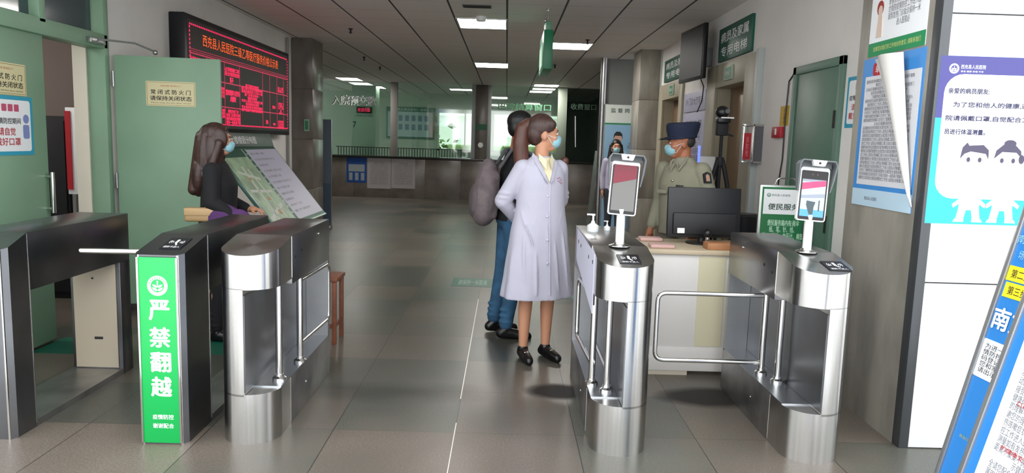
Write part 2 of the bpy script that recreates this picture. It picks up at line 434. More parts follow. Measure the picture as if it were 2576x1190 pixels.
# pillars
def pillar(n, a, b, m, lab):
    g = G(); k = 4
    for i in range(k):
        z0 = ZC*i/k; z1 = ZC*(i+1)/k; g.box((a[0], a[1], z0+0.003), (b[0], b[1], z1-0.003), bev=0.006)
    g.box((a[0]+0.01, a[1]+0.01, 0), (b[0]-0.01, b[1]-0.01, ZC))
    struct(n, g, m, lab)
pillar('trim_3', (XL, 10.9), (-2.84, 11.5), GRAND, 'granite pillar at the end of the left wall')
pillar('trim_4', (1.93, 11.0), (2.26, 11.6), GRAN, 'granite pillar at the end of the right wall')
struct('trim_5', G().box((2.225, 10.98, 0), (2.262, 11.02, ZC), bev=0.004), mat('pale_trim', '#aeb6b4', 0.4), 'pale edge strip of the right pillar')
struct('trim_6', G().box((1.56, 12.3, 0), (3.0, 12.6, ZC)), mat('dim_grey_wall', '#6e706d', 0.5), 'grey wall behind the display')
struct('trim_7', G().tube([(1.55, 12.2, 0), (1.55, 12.2, ZC)], 0.05, 20), STEELD, 'steel post beside the grey wall')
# window wall behind the payment counter
YB = 23.0
struct('wall_back', G().box((-9, YB, 0), (-2.15, YB+0.2, ZC)).box((1.75, YB, 0), (9, YB+0.2, ZC)).box((-2.15, YB, 0), (1.75, YB+0.2, 1.18)).box((-2.15, YB, 2.38), (1.75, YB+0.2, ZC)), ROOMW)
def windowset(n, x0, x1):
    fr = struct(n, G().box((x0, YB+0.02, 1.18), (x0+0.05, YB+0.1, 2.38)).box((x1-0.05, YB+0.02, 1.18), (x1, YB+0.1, 2.38)).box((x0, YB+0.02, 1.18), (x1, YB+0.1, 1.23)).box((x0, YB+0.02, 2.33), (x1, YB+0.1, 2.38)).box(((x0+x1)/2-0.02, YB+0.03, 1.2), ((x0+x1)/2+0.02, YB+0.08, 2.36)), mat('white_frame', '#c9ccc9', 0.5))
    obj('pane', G().box((x0+0.05, YB+0.05, 1.23), (x1-0.05, YB+0.056, 2.33)), PANE, fr)
PANE = glassmat('clear_glass', (0.93, 0.97, 0.94), 0.05)
windowset('window_1', -2.15, -0.45); windowset('window_2', -0.45, 1.75)

# =================================================================== FIRE DOOR on the left wall
def fire_door():
    g = G(); t = 0.10
    x0, x1 = XL-0.12, XL+0.02
    g.box((x0, OY0-0.01, 0), (x1, OY0+t, OZ+0.02), bev=0.006).box((x0, OY1-0.05, 0), (x1, OY1+0.02, OZ+0.02), bev=0.006)
    g.box((x0, OY0, OZ-0.09), (x1, OY1, OZ+0.02), bev=0.006).box((x0, OY0, 2.12), (x1, OY1, 2.23), bev=0.006)
    g.box((x0, 5.06, 2.2), (x1, 5.13, OZ), bev=0.006)
    d = struct('door_1', g, DOORG)
    obj('transom_pane', G().box((XL-0.06, OY0+t, 2.23), (XL-0.05, OY1-t, OZ-0.09)), mat('dark_glass', '#3d4f52', 0.12, spec=0.7), d)
    cl = obj('closed_leaf', G().box((XL-0.05, OY0+t, 0.02), (XL-0.005, 5.12, 2.12), bev=0.004), DOORG, d)
    h = G().tube([(XL+0.045, 5.075, 0.92), (XL+0.045, 5.075, 1.2)], 0.014, 12).tube([(XL-0.006, 5.075, 1.17), (XL+0.045, 5.075, 1.17)], 0.009, 8).tube([(XL-0.006, 5.075, 0.95), (XL+0.045, 5.075, 0.95)], 0.009, 8)
    obj('handle', h, CHROME, cl)
    # open leaf swung into the hall
    a = P(280, 300, y=5.95); ang = math.atan2(0.10, 0.80)
    hx, hy = -3.11, 5.955
    M = Matrix.Translation((hx, hy, 0)) @ Matrix.Rotation(ang, 4, 'Z')
    ol = obj('open_leaf', G().box((0, -0.0225, 0.09), (0.80, 0.0225, 2.085), M, 0.004), DOORG, d)
    obj('door_closer', G().box((XL+0.02, 5.60, 2.14), (XL+0.06, 5.80, 2.18), bev=0.005).tube([(XL+0.05, 5.70, 2.175), (XL+0.25, 5.86, 2.17), (XL+0.36, 5.96, 2.12)], 0.008, 8).ell((XL+0.36, 5.96, 2.115), (0.02, 0.02, 0.02)), STEELD, d)
    hg = G()
    for z in (0.3, 1.1, 1.9): hg.tube([(hx+0.0, hy-0.03, z-0.06), (hx+0.0, hy-0.03, z+0.06)], 0.01, 10)
    obj('hinge', hg, STEELD, ol)
    return M
LEAFM = fire_door()
# dark green strip box above the frame
t = thing('exit_sign_box', 'dark green sign box above the green fire door frame, cut by the photo top', 'sign', (XL, 5.3, 2.64))
obj('case', G().box((XL, 4.9, 2.64), (XL+0.05, 5.92, 2.86), bev=0.005), DGREEN, t)

def plaque(fr, a0, b0, w, h, label):
    t = thing('door_plaque', label, 'sign', fr.at(a0+w/2, b0), 'door plaques')
    g = G(); fr.poly(g, roundrect(a0, b0, a0+w, b0+h, 0.01), 0.0, 0.004); obj('plate', g, PLAQUE, t)
    g = G(); e = 0.008
    fr.box(g, a0+e, b0+e, a0+w-e, b0+e+0.002, 0.004, 0.005); fr.box(g, a0+e, b0+h-e-0.002, a0+w-e, b0+h-e, 0.004, 0.005)
    fr.box(g, a0+e, b0+e, a0+e+0.002, b0+h-e, 0.004, 0.005); fr.box(g, a0+w-e-0.002, b0+e, a0+w-e, b0+h-e, 0.004, 0.005)
    obj('border', g, mat('brown_ink', '#7a5a30'), t)
    text(fr, a0+w/2, b0+h*0.57, 0.0045, '常 闭 式 防 火 门', 0.05, INK, t, w=w*0.8, h=h*0.19, bold=0.02)
    text(fr, a0+w/2, b0+h*0.32, 0.0045, '请保持关闭状态', 0.05, INK, t, w=w*0.84, h=h*0.19, bold=0.02)
    text(fr, a0+w/2, b0+h*0.82, 0.0045, '消防标牌 常闭防火门', 0.02, mat('orange_ink', '#b5552d'), t, w=w*0.42, h=h*0.07)
    text(fr, a0+w/2, b0+h*0.13, 0.0045, 'Please keep the fire door closed', 0.02, INK, t, w=w*0.8, h=h*0.06)
fl = Fr(LEAFM @ Vector((0, -0.0225, 0)), LEAFM.to_3x3() @ Vector((1, 0, 0)))
plaque(fl, 0.235, 1.70, 0.375, 0.195, 'cream fire door plaque on the open green leaf')
fw = Fr((XL-0.005, 0, 0), (0, 1, 0))
plaque(fw, 4.50, 1.70, 0.42, 0.20, 'cream fire door plaque on the closed green leaf above a blue poster')

def mask_poster(fr, a0, b0, w, h, label):
    t = thing('mask_notice', label, 'poster', fr.at(a0+w/2, b0), 'face mask notices')
    g = G(); fr.box(g, a0, b0, a0+w, b0+h, 0, 0.003); obj('sheet', g, mat('cyan_border', '#2f9bb8', 0.5), t)
    g = G(); e = 0.025; fr.poly(g, roundrect(a0+e, b0+e, a0+w-e, b0+h-e, 0.02), 0.003, 0.0036); obj('page', g, WHITE, t)
    text(fr, a0+w*0.40, b0+h*0.58, 0.004, '疫情防控期间', 0.03, INK, t, w=w*0.6, h=h*0.10, bold=0.02)
    text(fr, a0+w*0.38, b0+h*0.40, 0.004, '请自觉', 0.03, mat('red_print', '#b3202c'), t, w=w*0.38, h=h*0.13, bold=0.02)
    text(fr, a0+w*0.40, b0+h*0.23, 0.004, '戴好口罩', 0.03, mat('red_print', '#b3202c'), t, w=w*0.56, h=h*0.13, bold=0.02)
    g = G()
    for i, c in enumerate((0.28, 0.42, 0.56)): fr.poly(g, roundrect(a0+w*c, b0+h*0.74, a0+w*(c+0.11), b0+h*0.86, 0.006), 0.0036, 0.0042)
    obj('squares', g, mat('pink_print', '#c05070'), t)
    g = G(); fr.disc(g, a0+w*0.83, b0+h*0.62, w*0.07, 0.0038, 0.0042); fr.poly(g, roundrect(a0+w*0.75, b0+h*0.28, a0+w*0.90, b0+h*0.52, 0.015), 0.0038, 0.0042)
    obj('nurse_figure', g, mat('mauve_print', '#7f8cc0'), t)
mask_poster(fw, 4.55, 1.32, 0.42, 0.375, 'cyan bordered mask notice on the closed green door leaf')

# the small room behind the fire door
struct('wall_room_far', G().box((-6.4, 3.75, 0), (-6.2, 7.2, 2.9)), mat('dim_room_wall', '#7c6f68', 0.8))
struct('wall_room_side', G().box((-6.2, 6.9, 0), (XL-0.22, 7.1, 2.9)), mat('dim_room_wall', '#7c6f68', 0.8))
struct('wall_reveal_left', G().box((P(188, 300, y=OY1-0.06).x, OY1-0.06, 0), (XL-0.122, OY1-0.002, OZ)), mat('cream_plaster', '#e6e0cf', 0.7))
bxa = P(166, 270, y=6.3); bxb = P(200, 270, y=6.3); bz1 = bxa.z; bz0 = P(180, 488, y=6.3).z
cxr = P(172, 400, y=6.45).x; cz = P(150, 292, y=6.45).z
t = thing('steel_cabinet', 'dark tall cabinet standing inside the room behind the fire door', 'cabinet', (cxr-0.5, 6.6, 0))
obj('body', G().box((cxr-1.0, 6.45, 0), (cxr, 6.88, cz), bev=0.01), BLACKM, t)
obj('door', G().box((cxr-0.98, 6.435, 0.06), (cxr-0.51, 6.45, cz-0.04), bev=0.004), BLACKM, t); obj('door', G().box((cxr-0.49, 6.435, 0.06), (cxr-0.02, 6.45, cz-0.04), bev=0.004), BLACKM, t)
t = thing('notice_board', 'white notice board with a red edge behind the fire door', 'board', (bxa.x, 6.3, 0))
f = Fr((bxa.x, 6.30, bz0), (1, 0.0, 0)); bh = bz1-bz0
g = G(); f.box(g, 0, 0, 0.32, bh, 0, 0.02, 0.004); obj('panel', g, WHITE, t)
g = G(); f.box(g, 0.0, 0.04, 0.045, bh-0.03, 0.02, 0.03); obj('red_strip', g, RED, t)
obj('leg', G().box((bxa.x+0.02, 6.3, 0), (bxa.x+0.05, 6.33, bz0+0.02)), STEELD, t); obj('leg', G().box((bxa.x+0.27, 6.3, 0), (bxa.x+0.30, 6.33, bz0+0.02)), STEELD, t)

# =================================================================== LED BOARD
def led_board():
    x = -3.0; y0, y1, z0, z1 = 7.0, 10.27, 1.50, 2.60
    t = thing('led_display', 'large black LED board with red table text on the left wall', 'display', (x, 8.6, z0))
    obj('case', G().box((XL, y0, z0), (x, y1, z1), bev=0.012), mat('led_case', '#0b0d16', 0.4), t)
    f = Fr((x, 0, 0), (0, 1, 0))
    g = G(); f.box(g, y0+0.05, z0+0.05, y1-0.05, z1-0.05, 0, 0.004); obj('screen', g, mat('led_off', '#2a2626', 0.5), t)
    LR = mat('led_red', (1.0, 0.02, 0.12), 0.5, emit=0.5); LO = mat('led_orange', (1.0, 0.13, 0.02), 0.5, emit=0.45); LD = mat('led_dim_red', (0.40, 0.02, 0.06), 0.5, emit=0.55)
    def q(cx, cy):
        v = P(440+cx/3.607, 20+cy/3.607, x=x); return v.y, v.z
    # dotted borders, rules
    g = G(); n = 72; a, b = y0+0.09, y1-0.09; zb, zt = z0+0.09, z1-0.09
    for i in range(n):
        yy = a+(b-a)*i/n
        for zz in (zb, zt): f.box(g, yy, zz-0.008, yy+0.022, zz+0.008, 0.004, 0.006)
    for i in range(24):
        zz = zb+(zt-zb)*i/24
        for yy in (a, b): f.box(g, yy-0.008, zz, yy+0.008, zz+0.022, 0.004, 0.006)
    obj('dotted_border', g, LR, t)
    cols = [q(c, 560)[0] for c in (140, 285, 385, 445, 582, 790, 855, 920, 980)]
    rows = [2.245, 2.03, 1.775]
    g = G()
    for c in cols: f.box(g, c-0.005, z0+0.1, c+0.005, 2.25, 0.004, 0.006)
    for z in rows: f.box(g, a, z-0.006, b, z+0.006, 0.004, 0.006)
    for i in range(90):
        yy = a+(b-a)*i/90
        for zz in (2.265, 2.285): f.box(g, yy, zz-0.004, yy+0.018, zz+0.004, 0.004, 0.006)
    obj('table_rules', g, LD, t)
    ya, za = q(245, 240); yb, zb2 = q(930, 455)
    text(f, (ya+yb)/2, 2.395, 0.007, '西充县人民医院三级乙等医疗服务价格公示表', 0.1, LO, t, w=yb-ya, h=0.115)
    def cell(c0, c1, v0, v1, nl, nc, seed):
        yy0 = q(c0, 560)[0]; yy1 = q(c1, 560)[0]
        text(f, (yy0+yy1)/2, (v0+v1)/2, 0.007, lines(nl, nc, seed).replace('\n', '\n'), 0.05, LR, t, w=(yy1-yy0)*0.95, h=v1-v0, bold=0.025)
    cell(130, 280, 2.10, 2.215, 2, 8, 1); cell(290, 380, 2.09, 2.15, 1, 6, 2); cell(445, 580, 2.11, 2.20, 2, 6, 3); cell(490, 525, 2.04, 2.10, 1, 2, 33)
    cell(388, 442, 1.87, 1.98, 3, 3, 4); cell(448, 582, 1.905, 1.965, 1, 8, 5); cell(488, 548, 1.84, 1.90, 1, 4, 55)
    cell(590, 790, 1.755, 2.065, 9, 11, 6); cell(815, 835, 1.84, 1.89, 1, 1, 7); cell(877, 905, 1.83, 1.87, 1, 2, 8); cell(928, 978, 1.77, 1.92, 5, 3, 9)
    cell(388, 445, 1.66, 1.755, 3, 4, 10); cell(448, 585, 1.60, 1.755, 4, 8, 11); cell(815, 838, 1.63, 1.68, 1, 1, 12); cell(882, 903, 1.62, 1.65, 1, 1, 13); cell(925, 978, 1.58, 1.69, 3, 3, 14)
    cell(925, 978, 2.05, 2.12, 2, 3, 15); cell(140, 275, 1.86, 2.0, 3, 7, 16)
led_board()

# =================================================================== CEILING LIGHTS etc
LAMP = mat('lamp_diffuser', '#fffbf5', 0.5, emit=20.0)
LAMP2 = mat('office_diffuser', '#fffbf5', 0.5, emit=11.0)
def panel_light(x0, x1, y0, y1, label, z=ZC, group='square ceiling lights', lamp=None):
    t = thing('ceiling_light', label, 'light', ((x0+x1)/2, (y0+y1)/2, z), group)
    e = 0.02
    obj('frame', G().box((x0-e, y0-e, z-0.012), (x1+e, y0, z)).box((x0-e, y1, z-0.012), (x1+e, y1+e, z)).box((x0-e, y0, z-0.012), (x0, y1, z)).box((x1, y0, z-0.012), (x1+e, y1, z)), mat('white_frame', '#c9ccc9', 0.5), t)
    obj('diffuser', G().box((x0, y0, z-0.008), (x1, y1, z-0.001)), lamp or LAMP, t)
panel_light(-0.61, -0.05, 8.72, 9.41, 'nearest lit ceiling panel with a small dome over its front edge')
panel_light(0.59, 1.16, 10.52, 11.18, 'lit ceiling panel to the right beyond the hanging green sign')
panel_light(-0.61, -0.02, 13.5, 14.25, 'lit ceiling panel in the middle of the hall, second from the entrance in its row')
panel_light(0.64, 1.22, 18.0, 18.62, 'lit ceiling panel right in front of the payment glass')
panel_light(-4.10, -3.60, 17.8, 18.6, 'lit ceiling panel above the admission prepayment sign')
panel_light(-3.95, -3.45, 20.4, 21.2, 'lit ceiling panel behind the glass over the red number display', lamp=LAMP2)
panel_light(0.6, 1.2, 20.2, 20.9, 'lit ceiling panel in the office behind the glass, on the right', lamp=LAMP2)
panel_light(-1.6, -1.0, 20.4, 21.0, 'lit ceiling panel in the office behind the glass, left of the stone pillar', lamp=LAMP2)
panel_light(-5.2, -4.6, 5.0, 5.6, 'unseen ceiling panel added to brighten the room behind the fire door')  # unseen lamp, added to brighten this room
t = thing('smoke_detector', 'white round smoke detector in front of the nearest lit panel', 'smoke detector', (-0.33, 8.60, ZC-0.05))
obj('base', G().lathe([(0.0, 0), (0.05, 0), (0.06, 0.02), (0.06, 0.05), (0, 0.05)], (-0.33, 8.60, ZC-0.05)), WHITEP, t)
t = thing('ceiling_vent', 'small dark grille in the ceiling in front of the nearest light', 'vent', (-0.35, 7.95, ZC))
obj('frame', G().box((-0.50, 7.85, ZC-0.008), (-0.20, 8.02, ZC)), mat('grey_vent', '#6c6661', 0.6), t)
g = G()
for i in range(5): g.box((-0.49, 7.865+i*0.03, ZC-0.013), (-0.21, 7.877+i*0.03, ZC-0.008))
obj('slats', g, SEAM, t)
for (px, py, lab) in ((882, 72, 'nearest left sprinkler head under the ceiling'), (916, 143, 'sprinkler head in the middle of the left row'), (956, 168, 'farthest sprinkler head of the left row'), (1478, 100, 'sprinkler head beside the right lit panel'), (1396, 163, 'sprinkler head behind the hanging green sign')):
    p = P(px, py, z=ZC-0.0); r = G().lathe([(0.03, 0), (0.03, -0.008), (0.012, -0.012), (0.012, -0.05), (0.022, -0.053), (0.022, -0.058), (0.0, -0.058)], p, 12)
    tag(obj('sprinkler', r, SEAM, base=p), lab, 'sprinkler', 'ceiling sprinklers')

# hanging green sign
t = thing('hanging_sign', 'green hanging sign box seen edge-on under the ceiling', 'sign', (0.41, 8.2, 2.27))
obj('box', G().box((0.355, 7.85, 2.27), (0.455, 8.75, 2.67), bev=0.006), mat('sign_green', '#1c7a52', 0.35), t)
obj('side_print', G().box((0.350, 7.95, 2.31), (0.355, 8.65, 2.55)), mat('pale_green_print', '#9bd6b6', 0.5), t)
obj('bracket', G().box((0.375, 7.9, 2.67), (0.435, 8.02, 2.76), bev=0.004), mat('sign_green_pale', '#5f9a7a', 0.4), t)
obj('rod', G().tube([(0.40, 7.96, 2.76), (0.40, 7.96, ZC)], 0.008, 10).tube([(0.40, 8.6, 2.67), (0.40, 8.6, ZC)], 0.008, 10).lathe([(0.0, 0), (0.03, 0), (0.03, 0.02), (0, 0.02)], (0.40, 7.96, ZC-0.02)).ell((0.37, 7.93, 2.77), (0.02, 0.02, 0.02)), CHROME, t)

# =================================================================== RIGHT WALL
fr_R = Fr((XR, 0, 0), (0, -1, 0))          # a = -y
def green_sign(y0, y1, z0, z1, lab):
    t = thing('lift_sign', lab, 'sign', (XR, (y0+y1)/2, z0), 'lift signs')
    obj('board', G().box((XR-0.03, y0, z0), (XR, y1, z1), bev=0.003), DGREEN, t)
    f = Fr((XR-0.03, 0, 0), (0, -1, 0)); w = y1-y0; h = z1-z0
    text(f, -(y0+y1)/2, z0+h*0.70, 0.001, '病员及家属', 0.1, WHITE, t, w=w*0.84, h=h*0.30, bold=0.015)
    text(f, -(y0+y1)/2, z0+h*0.27, 0.001, '专用电梯', 0.1, WHITE, t, w=w*0.80, h=h*0.30, bold=0.015)
green_sign(6.93, 7.98, 2.40, 2.74, 'green lift sign above the nearer lift')
green_sign(9.30, 10.68, 2.40, 2.70, 'green lift sign above the farther lift, partly behind the television')
LIFTF = mat('lift_frame_stone', '#a29b87', 0.45, noise=0.05, nscale=3); LIFTD = mat('lift_door', '#8b7257', 0.35, 0.3)
def lift(n, y0, y1, oy0, oy1, zt, ot):
    g = G().box((XR-0.035, y0, 0), (XR, oy0, zt), bev=0.004).box((XR-0.035, oy1, 0), (XR, y1, zt), bev=0.004).box((XR-0.035, oy0, ot), (XR, oy1, zt), bev=0.004)
    d = struct(n, g, LIFTF)
    ym = (oy0+oy1)/2
    obj('door_panel', G().box((XR+0.14, oy0, 0.01), (XR+0.17, ym-0.003, ot), bev=0.003), LIFTD, d)
    obj('door_panel', G().box((XR+0.14, ym+0.003, 0.01), (XR+0.17, oy1, ot), bev=0.003), LIFTD, d)
    obj('reveal', G().box((XR, oy0-0.01, 0), (XR+0.2, oy0+0.001, ot)).box((XR, oy1-0.001, 0), (XR+0.2, oy1+0.01, ot)).box((XR, oy0, ot-0.001), (XR+0.2, oy1, ot+0.01)), LIFTF, d)
lift('door_3', 6.66, 8.34, 7.03, 8.01, 2.375, 2.135)
lift('door_4', 9.52, 10.94, 9.69, 10.71, 2.37, 2.155)
struct('trim_8', G().box((XR-0.06, 6.60, 0), (XR, 6.665, 2.385), bev=0.004), mat('pale_trim', '#aeb6b4', 0.4), 'pale casing edge of the nearer lift')
for (y, z, lab) in ((7.52, 2.255, 'small green exit sign above the nearer lift door'), (10.1, 2.265, 'small green exit sign above the farther lift door')):
    t = thing('exit_sign', lab, 'sign', (XR-0.035, y, z-0.07), 'small exit signs')
    obj('plate', G().box((XR-0.05, y-0.14, z-0.07), (XR-0.035, y+0.14, z+0.07), bev=0.003), mat('pale_green_print2', '#a6b9a6', 0.5), t)
    obj('panel', G().box((XR-0.052, y-0.10, z-0.055), (XR-0.05, y+0.10, z+0.055)), mat('exit_green', '#2f7d55', 0.5), t)
    text(Fr((XR-0.052, 0, 0), (0, -1, 0)), -y, z, 0.001, '安全出口', 0.04, WHITE, t, w=0.15, h=0.045)
# green door + frame on the right wall
g = G().box((XR-0.03, 4.98, 0), (XR, 5.04, 2.14), bev=0.004).box((XR-0.03, 5.78, 0), (XR, 5.84, 2.14), bev=0.004).box((XR-0.03, 4.98, 2.08), (XR, 5.84, 2.14), bev=0.004)
d = struct('door_5', g, DOORG2)
obj('leaf', G().box((XR-0.018, 5.04, 0.01), (XR-0.001, 5.78, 2.08), bev=0.002), mat('dark_green_leaf', '#567464', 0.4, noise=0.04), d)
hg = G()
for z in (0.3, 1.0, 1.72): hg.box((XR-0.034, 5.03, z-0.06), (XR-0.028, 5.06, z+0.06))
obj('hinge', hg, SEAM, d)
# cable
tag(obj('wall_cable', G().tube([P(2000, 182, x=XR-0.01), P(1985, 205, x=XR-0.01), P(1975, 300, x=XR-0.01), P(1968, 400, x=XR-0.01), P(1958, 460, x=XR-0.01), P(1955, 600, x=XR-0.01)], 0.006, 8), BLACK), 'black cable running down the wall beside the dark green door', 'cable')
# yellow tag, red alarm
a = P(1965, 268, x=XR); b = P(1983, 316, x=XR)
t = thing('safety_notice', 'yellow strip notice above the small red alarm box', 'sign', (XR, (a.y+b.y)/2, b.z))
obj('sheet', G().box((XR-0.003, b.y, b.z), (XR, a.y, a.z)), mat('yellow_notice', '#c9a52c', 0.5), t)
text(Fr((XR-0.003, 0, 0), (0, -1, 0)), -(a.y+b.y)/2, (a.z+b.z)/2, 0.001, '当\n心\n触\n电', 0.03, INK, t, h=0.13, w=0.03)
a = P(1952, 320, x=XR); b = P(1972, 347, x=XR)
t = thing('fire_alarm_button', 'small square red fire alarm call point on the right wall', 'alarm', (XR, (a.y+b.y)/2, b.z))
obj('case', G().box((XR-0.035, b.y, b.z), (XR, a.y, a.z), bev=0.005), RED, t)
obj('button', G().box((XR-0.04, (a.y+b.y)/2-0.012, (a.z+b.z)/2-0.02), (XR-0.035, (a.y+b.y)/2+0.012, (a.z+b.z)/2+0.03)), WHITEP, t)
# notice case with red panel and a grey side
t = thing('wall_notice_case', 'projecting steel notice case with a red panel beside the nearer lift', 'notice case', (2.1, 6.4, 1.40))
cx0 = P(1868, 360, y=6.5).x; cx1 = P(1925, 360, y=6.5).x
f = Fr((cx0, 6.5, 0), (1, 0, 0)); w = cx1-cx0
g = G(); f.box(g, 0, 1.39, 0.43*w, 1.70, -0.03, 0, 0.004); f.box(g, 0.43*w, 1.38, 0.50*w, 1.72, -0.04, 0.01, 0.003); f.box(g, 0.93*w, 1.38, w, 1.72, -0.04, 0.01, 0.003); f.box(g, 0, 1.38, w, 1.395, -0.04, 0.01, 0.003); f.box(g, 0, 1.70, w, 1.72, -0.04, 0.01, 0.003)
obj('frame', g, STEEL, t)
g = G(); f.box(g, 0.04*w, 1.41, 0.36*w, 1.64, 0, 0.004); obj('red_panel', g, RED, t)
g = G(); f.box(g, 0.50*w, 1.39, 0.93*w, 1.71, -0.03, 0.0); obj('grey_panel', g, mat('slate_panel', '#5d5c62', 0.5), t)
g = G(); g.box((cx1-0.02, 6.5, 1.45), (XR, 6.53, 1.48)).box((cx1-0.02, 6.5, 1.62), (XR, 6.53, 1.65)); obj('wall_bracket', g, STEELD, t)
text(f, 0.20*w, 1.525, 0.005, '消\n防\n栓', 0.03, mat('pink_ink', '#e08a90', 0.5), t, w=0.025, h=0.17)
# television
t = thing('television', 'black flat television mounted high between the two lift signs', 'television', (2.06, 8.4, 2.24))
f = Fr((2.00, 8.80, 0), (0.06, -0.80, 0)); L_ = math.hypot(0.06, 0.80)
g = G(); f.box(g, 0, 2.24, L_, 2.82, -0.05, 0, 0.008); obj('case', g, BLACK, t)
g = G(); f.box(g, 0.02, 2.27, L_-0.02, 2.80, 0, 0.002); obj('screen', g, mat('tv_glass', '#131417', 0.5, spec=0.2), t)
obj('wall_mount', G().box((2.08, 8.3, 2.40), (XR, 8.45, 2.60), bev=0.004), STEELD, t)
obj('power_cable', G().tube([(2.10, 8.2, 2.26), (2.15, 8.22, 2.17), (2.16, 8.3, 2.02), (2.14, 8.4, 1.9)], 0.006, 8), BLACK, t)
# pale info board between lifts
t = thing('department_board', 'pale lilac information board on the wall between the two lifts', 'board', (XR, 8.9, 0.9))
obj('panel', G().box((XR-0.02, 8.40, 0.75), (XR, 9.42, 1.92), bev=0.003), mat('lilac_panel', '#a5a5bd', 0.5), t)
obj('header', G().box((XR-0.024, 8.40, 1.93), (XR, 9.42, 2.16), bev=0.003), mat('lilac_header', '#b2b2c8', 0.5), t)
f = Fr((XR-0.024, 0, 0), (0, -1, 0)); text(f, -8.9, 2.05, 0.001, '1F 门诊大厅导示', 0.1, mat('navy_ink', '#2c2f4a'), t, w=0.8, h=0.09)
f = Fr((XR-0.02, 0, 0), (0, -1, 0)); text(f, -8.9, 1.5, 0.001, lines(8, 9, 21), 0.05, mat('navy_ink', '#2c2f4a'), t, w=0.75, h=0.65)
# mask poster behind the jamb
mask_poster(Fr((XR, 0, 0), (0, -1, 0)), -4.94, 1.66, 0.42, 0.33, 'cyan bordered mask notice on the right wall beside the dark green door')

# =================================================================== JAMB POSTERS
fj = Fr((2.06, 0, 0), (0, -1, 0))
t = thing('white_green_poster', 'white poster with a green foot strip above the peeling blue poster', 'poster', (2.06, 4.0, 2.04))
g = G(); fj.box(g, -4.30, 2.04, -3.72, 2.62, 0, 0.003); obj('sheet', g, WHITE, t)
g = G(); fj.box(g, -4.30, 2.04, -3.72, 2.115, 0.003, 0.004); obj('foot_strip', g, mat('poster_green', '#1c8a55', 0.5), t)
text(fj, -4.0, 2.078, 0.005, '如果您对我们的工作有好的意见, 请联系我们', 0.02, mat('pale_yellow', '#d8e08a'), t, w=0.48, h=0.028)
text(fj, -3.95, 2.36, 0.004, lines(9, 12, 31), 0.03, GREYINK, t, w=0.32, h=0.36)
g = G(); fj.disc(g, -4.20, 2.30, 0.035, 0.003, 0.005, ry=0.04); obj('figure_hair', g, mat('brown_red', '#9b3a34'), t)
g = G(); fj.disc(g, -4.195, 2.285, 0.022, 0.005, 0.006, ry=0.028); fj.poly(g, [(-4.225, 2.14), (-4.16, 2.14), (-4.17, 2.26), (-4.215, 2.26)], 0.003, 0.0055); obj('figure_body', g, mat('peach_print', '#d8c2b4'), t)

t = thing('blue_notice_poster', 'blue bordered notice with a peeling corner on the grey jamb', 'poster', (2.06, 4.0, 1.2))
g = G(); fj.box(g, -4.34, 1.20, -3.70, 2.03, 0, 0.003); obj('sheet', g, mat('sky_blue_print', '#3f8ad0', 0.4), t)
g = G(); fj.box(g, -4.30, 1.32, -3.72, 1.93, 0.003, 0.004); obj('page', g, mat('page_grey_white', '#d5d6da', 0.5), t)
g = G(); fj.box(g, -4.34, 1.20, -3.70, 1.295, 0.003, 0.004); obj('foot_strip', g, mat('pale_blue_print', '#b9d3e3', 0.5), t)
g = G(); fj.poly(g, roundrect(-4.22, 1.93, -4.05, 2.00, 0.02), 0.003, 0.005); obj('red_tab', g, RED, t)
text(fj, -4.14, 1.965, 0.006, '单位', 0.05, WHITE, t, w=0.10, h=0.045)
text(fj, -4.03, 1.63, 0.005, lines(26, 26, 41), 0.02, GREYINK, t, w=0.50, h=0.56)
text(fj, -4.12, 1.245, 0.005, '西充县人民医院', 0.02, GREYINK, t, w=0.14, h=0.02)
# curled white back of the sheet
g = G(); N_ = 14; rows = []
for i in range(N_+1):
    s = i/N_; top = P(2208+s*(2287-2208)*0.02, 140, x=2.05)
    z = 2.02-(2.02-1.235)*s
    yl = 4.20-(4.20-3.70)*(s**0.9); yr = 3.85-(3.85-3.685)*s
    rows.append((yl, yr, z))
vs = []; fs = []
K = 8
for (yl, yr, z) in rows:
    for k in range(K+1):
        u = k/K; bulge = 0.006+0.10*math.sin(PI*u*0.5)**1.0*(1-(z-1.235)/0.785*0.0)*max(0.0, (z-1.235)/0.785)**0.6*math.sin(PI*min(1, u*0.85+0.05))
        vs.append((2.06-bulge, yl+(yr-yl)*u, z))
for i in range(N_):
    for k in range(K): fs.append((i*(K+1)+k, i*(K+1)+k+1, (i+1)*(K+1)+k+1, (i+1)*(K+1)+k))
n0 = len(vs); vs += [(x-0.002, y, z) for (x, y, z) in vs[:n0]]; fs += [tuple(n0+i for i in f[::-1]) for f in fs[:]]
obj('curled_corner', G().add(vs, fs), mat('paper_back', '#dcd9d4', 0.6), t)

# big mask poster on the white marble
ff = Fr((0, YE-0.05, 0), (1, 0, 0))
t = thing('mask_reminder_poster', 'large purple and cyan poster with two masked figures on the white marble', 'poster', (2.5, YE-0.05, 1.15))
X0, X1, Z0, Z1 = 2.075, 2.72, 1.165, 1.975
PUR = mat('poster_purple', '#464484', 0.45); CY = mat('poster_cyan', '#2fc3dc', 0.45); PINK = mat('purple_ink', '#2b2950', 0.5)
g = G(); ff.box(g, X0, Z0, X1, Z1, 0, 0.003); obj('sheet', g, CY, t)
g = G(); ff.box(g, X0, 1.68, X1, Z1, 0.003, 0.0036); obj('purple_field', g, PUR, t)
g = G(); ff.poly(g, roundrect(2.105, 1.29, 2.68, 1.89, 0.09), 0.0036, 0.0046); obj('speech_panel', g, WHITE, t)
text(ff, 2.125, 1.81, 0.005, '亲爱的病员朋友:', 0.03, PINK, t, w=0.20, h=0.026, align='LEFT', bold=0.035)
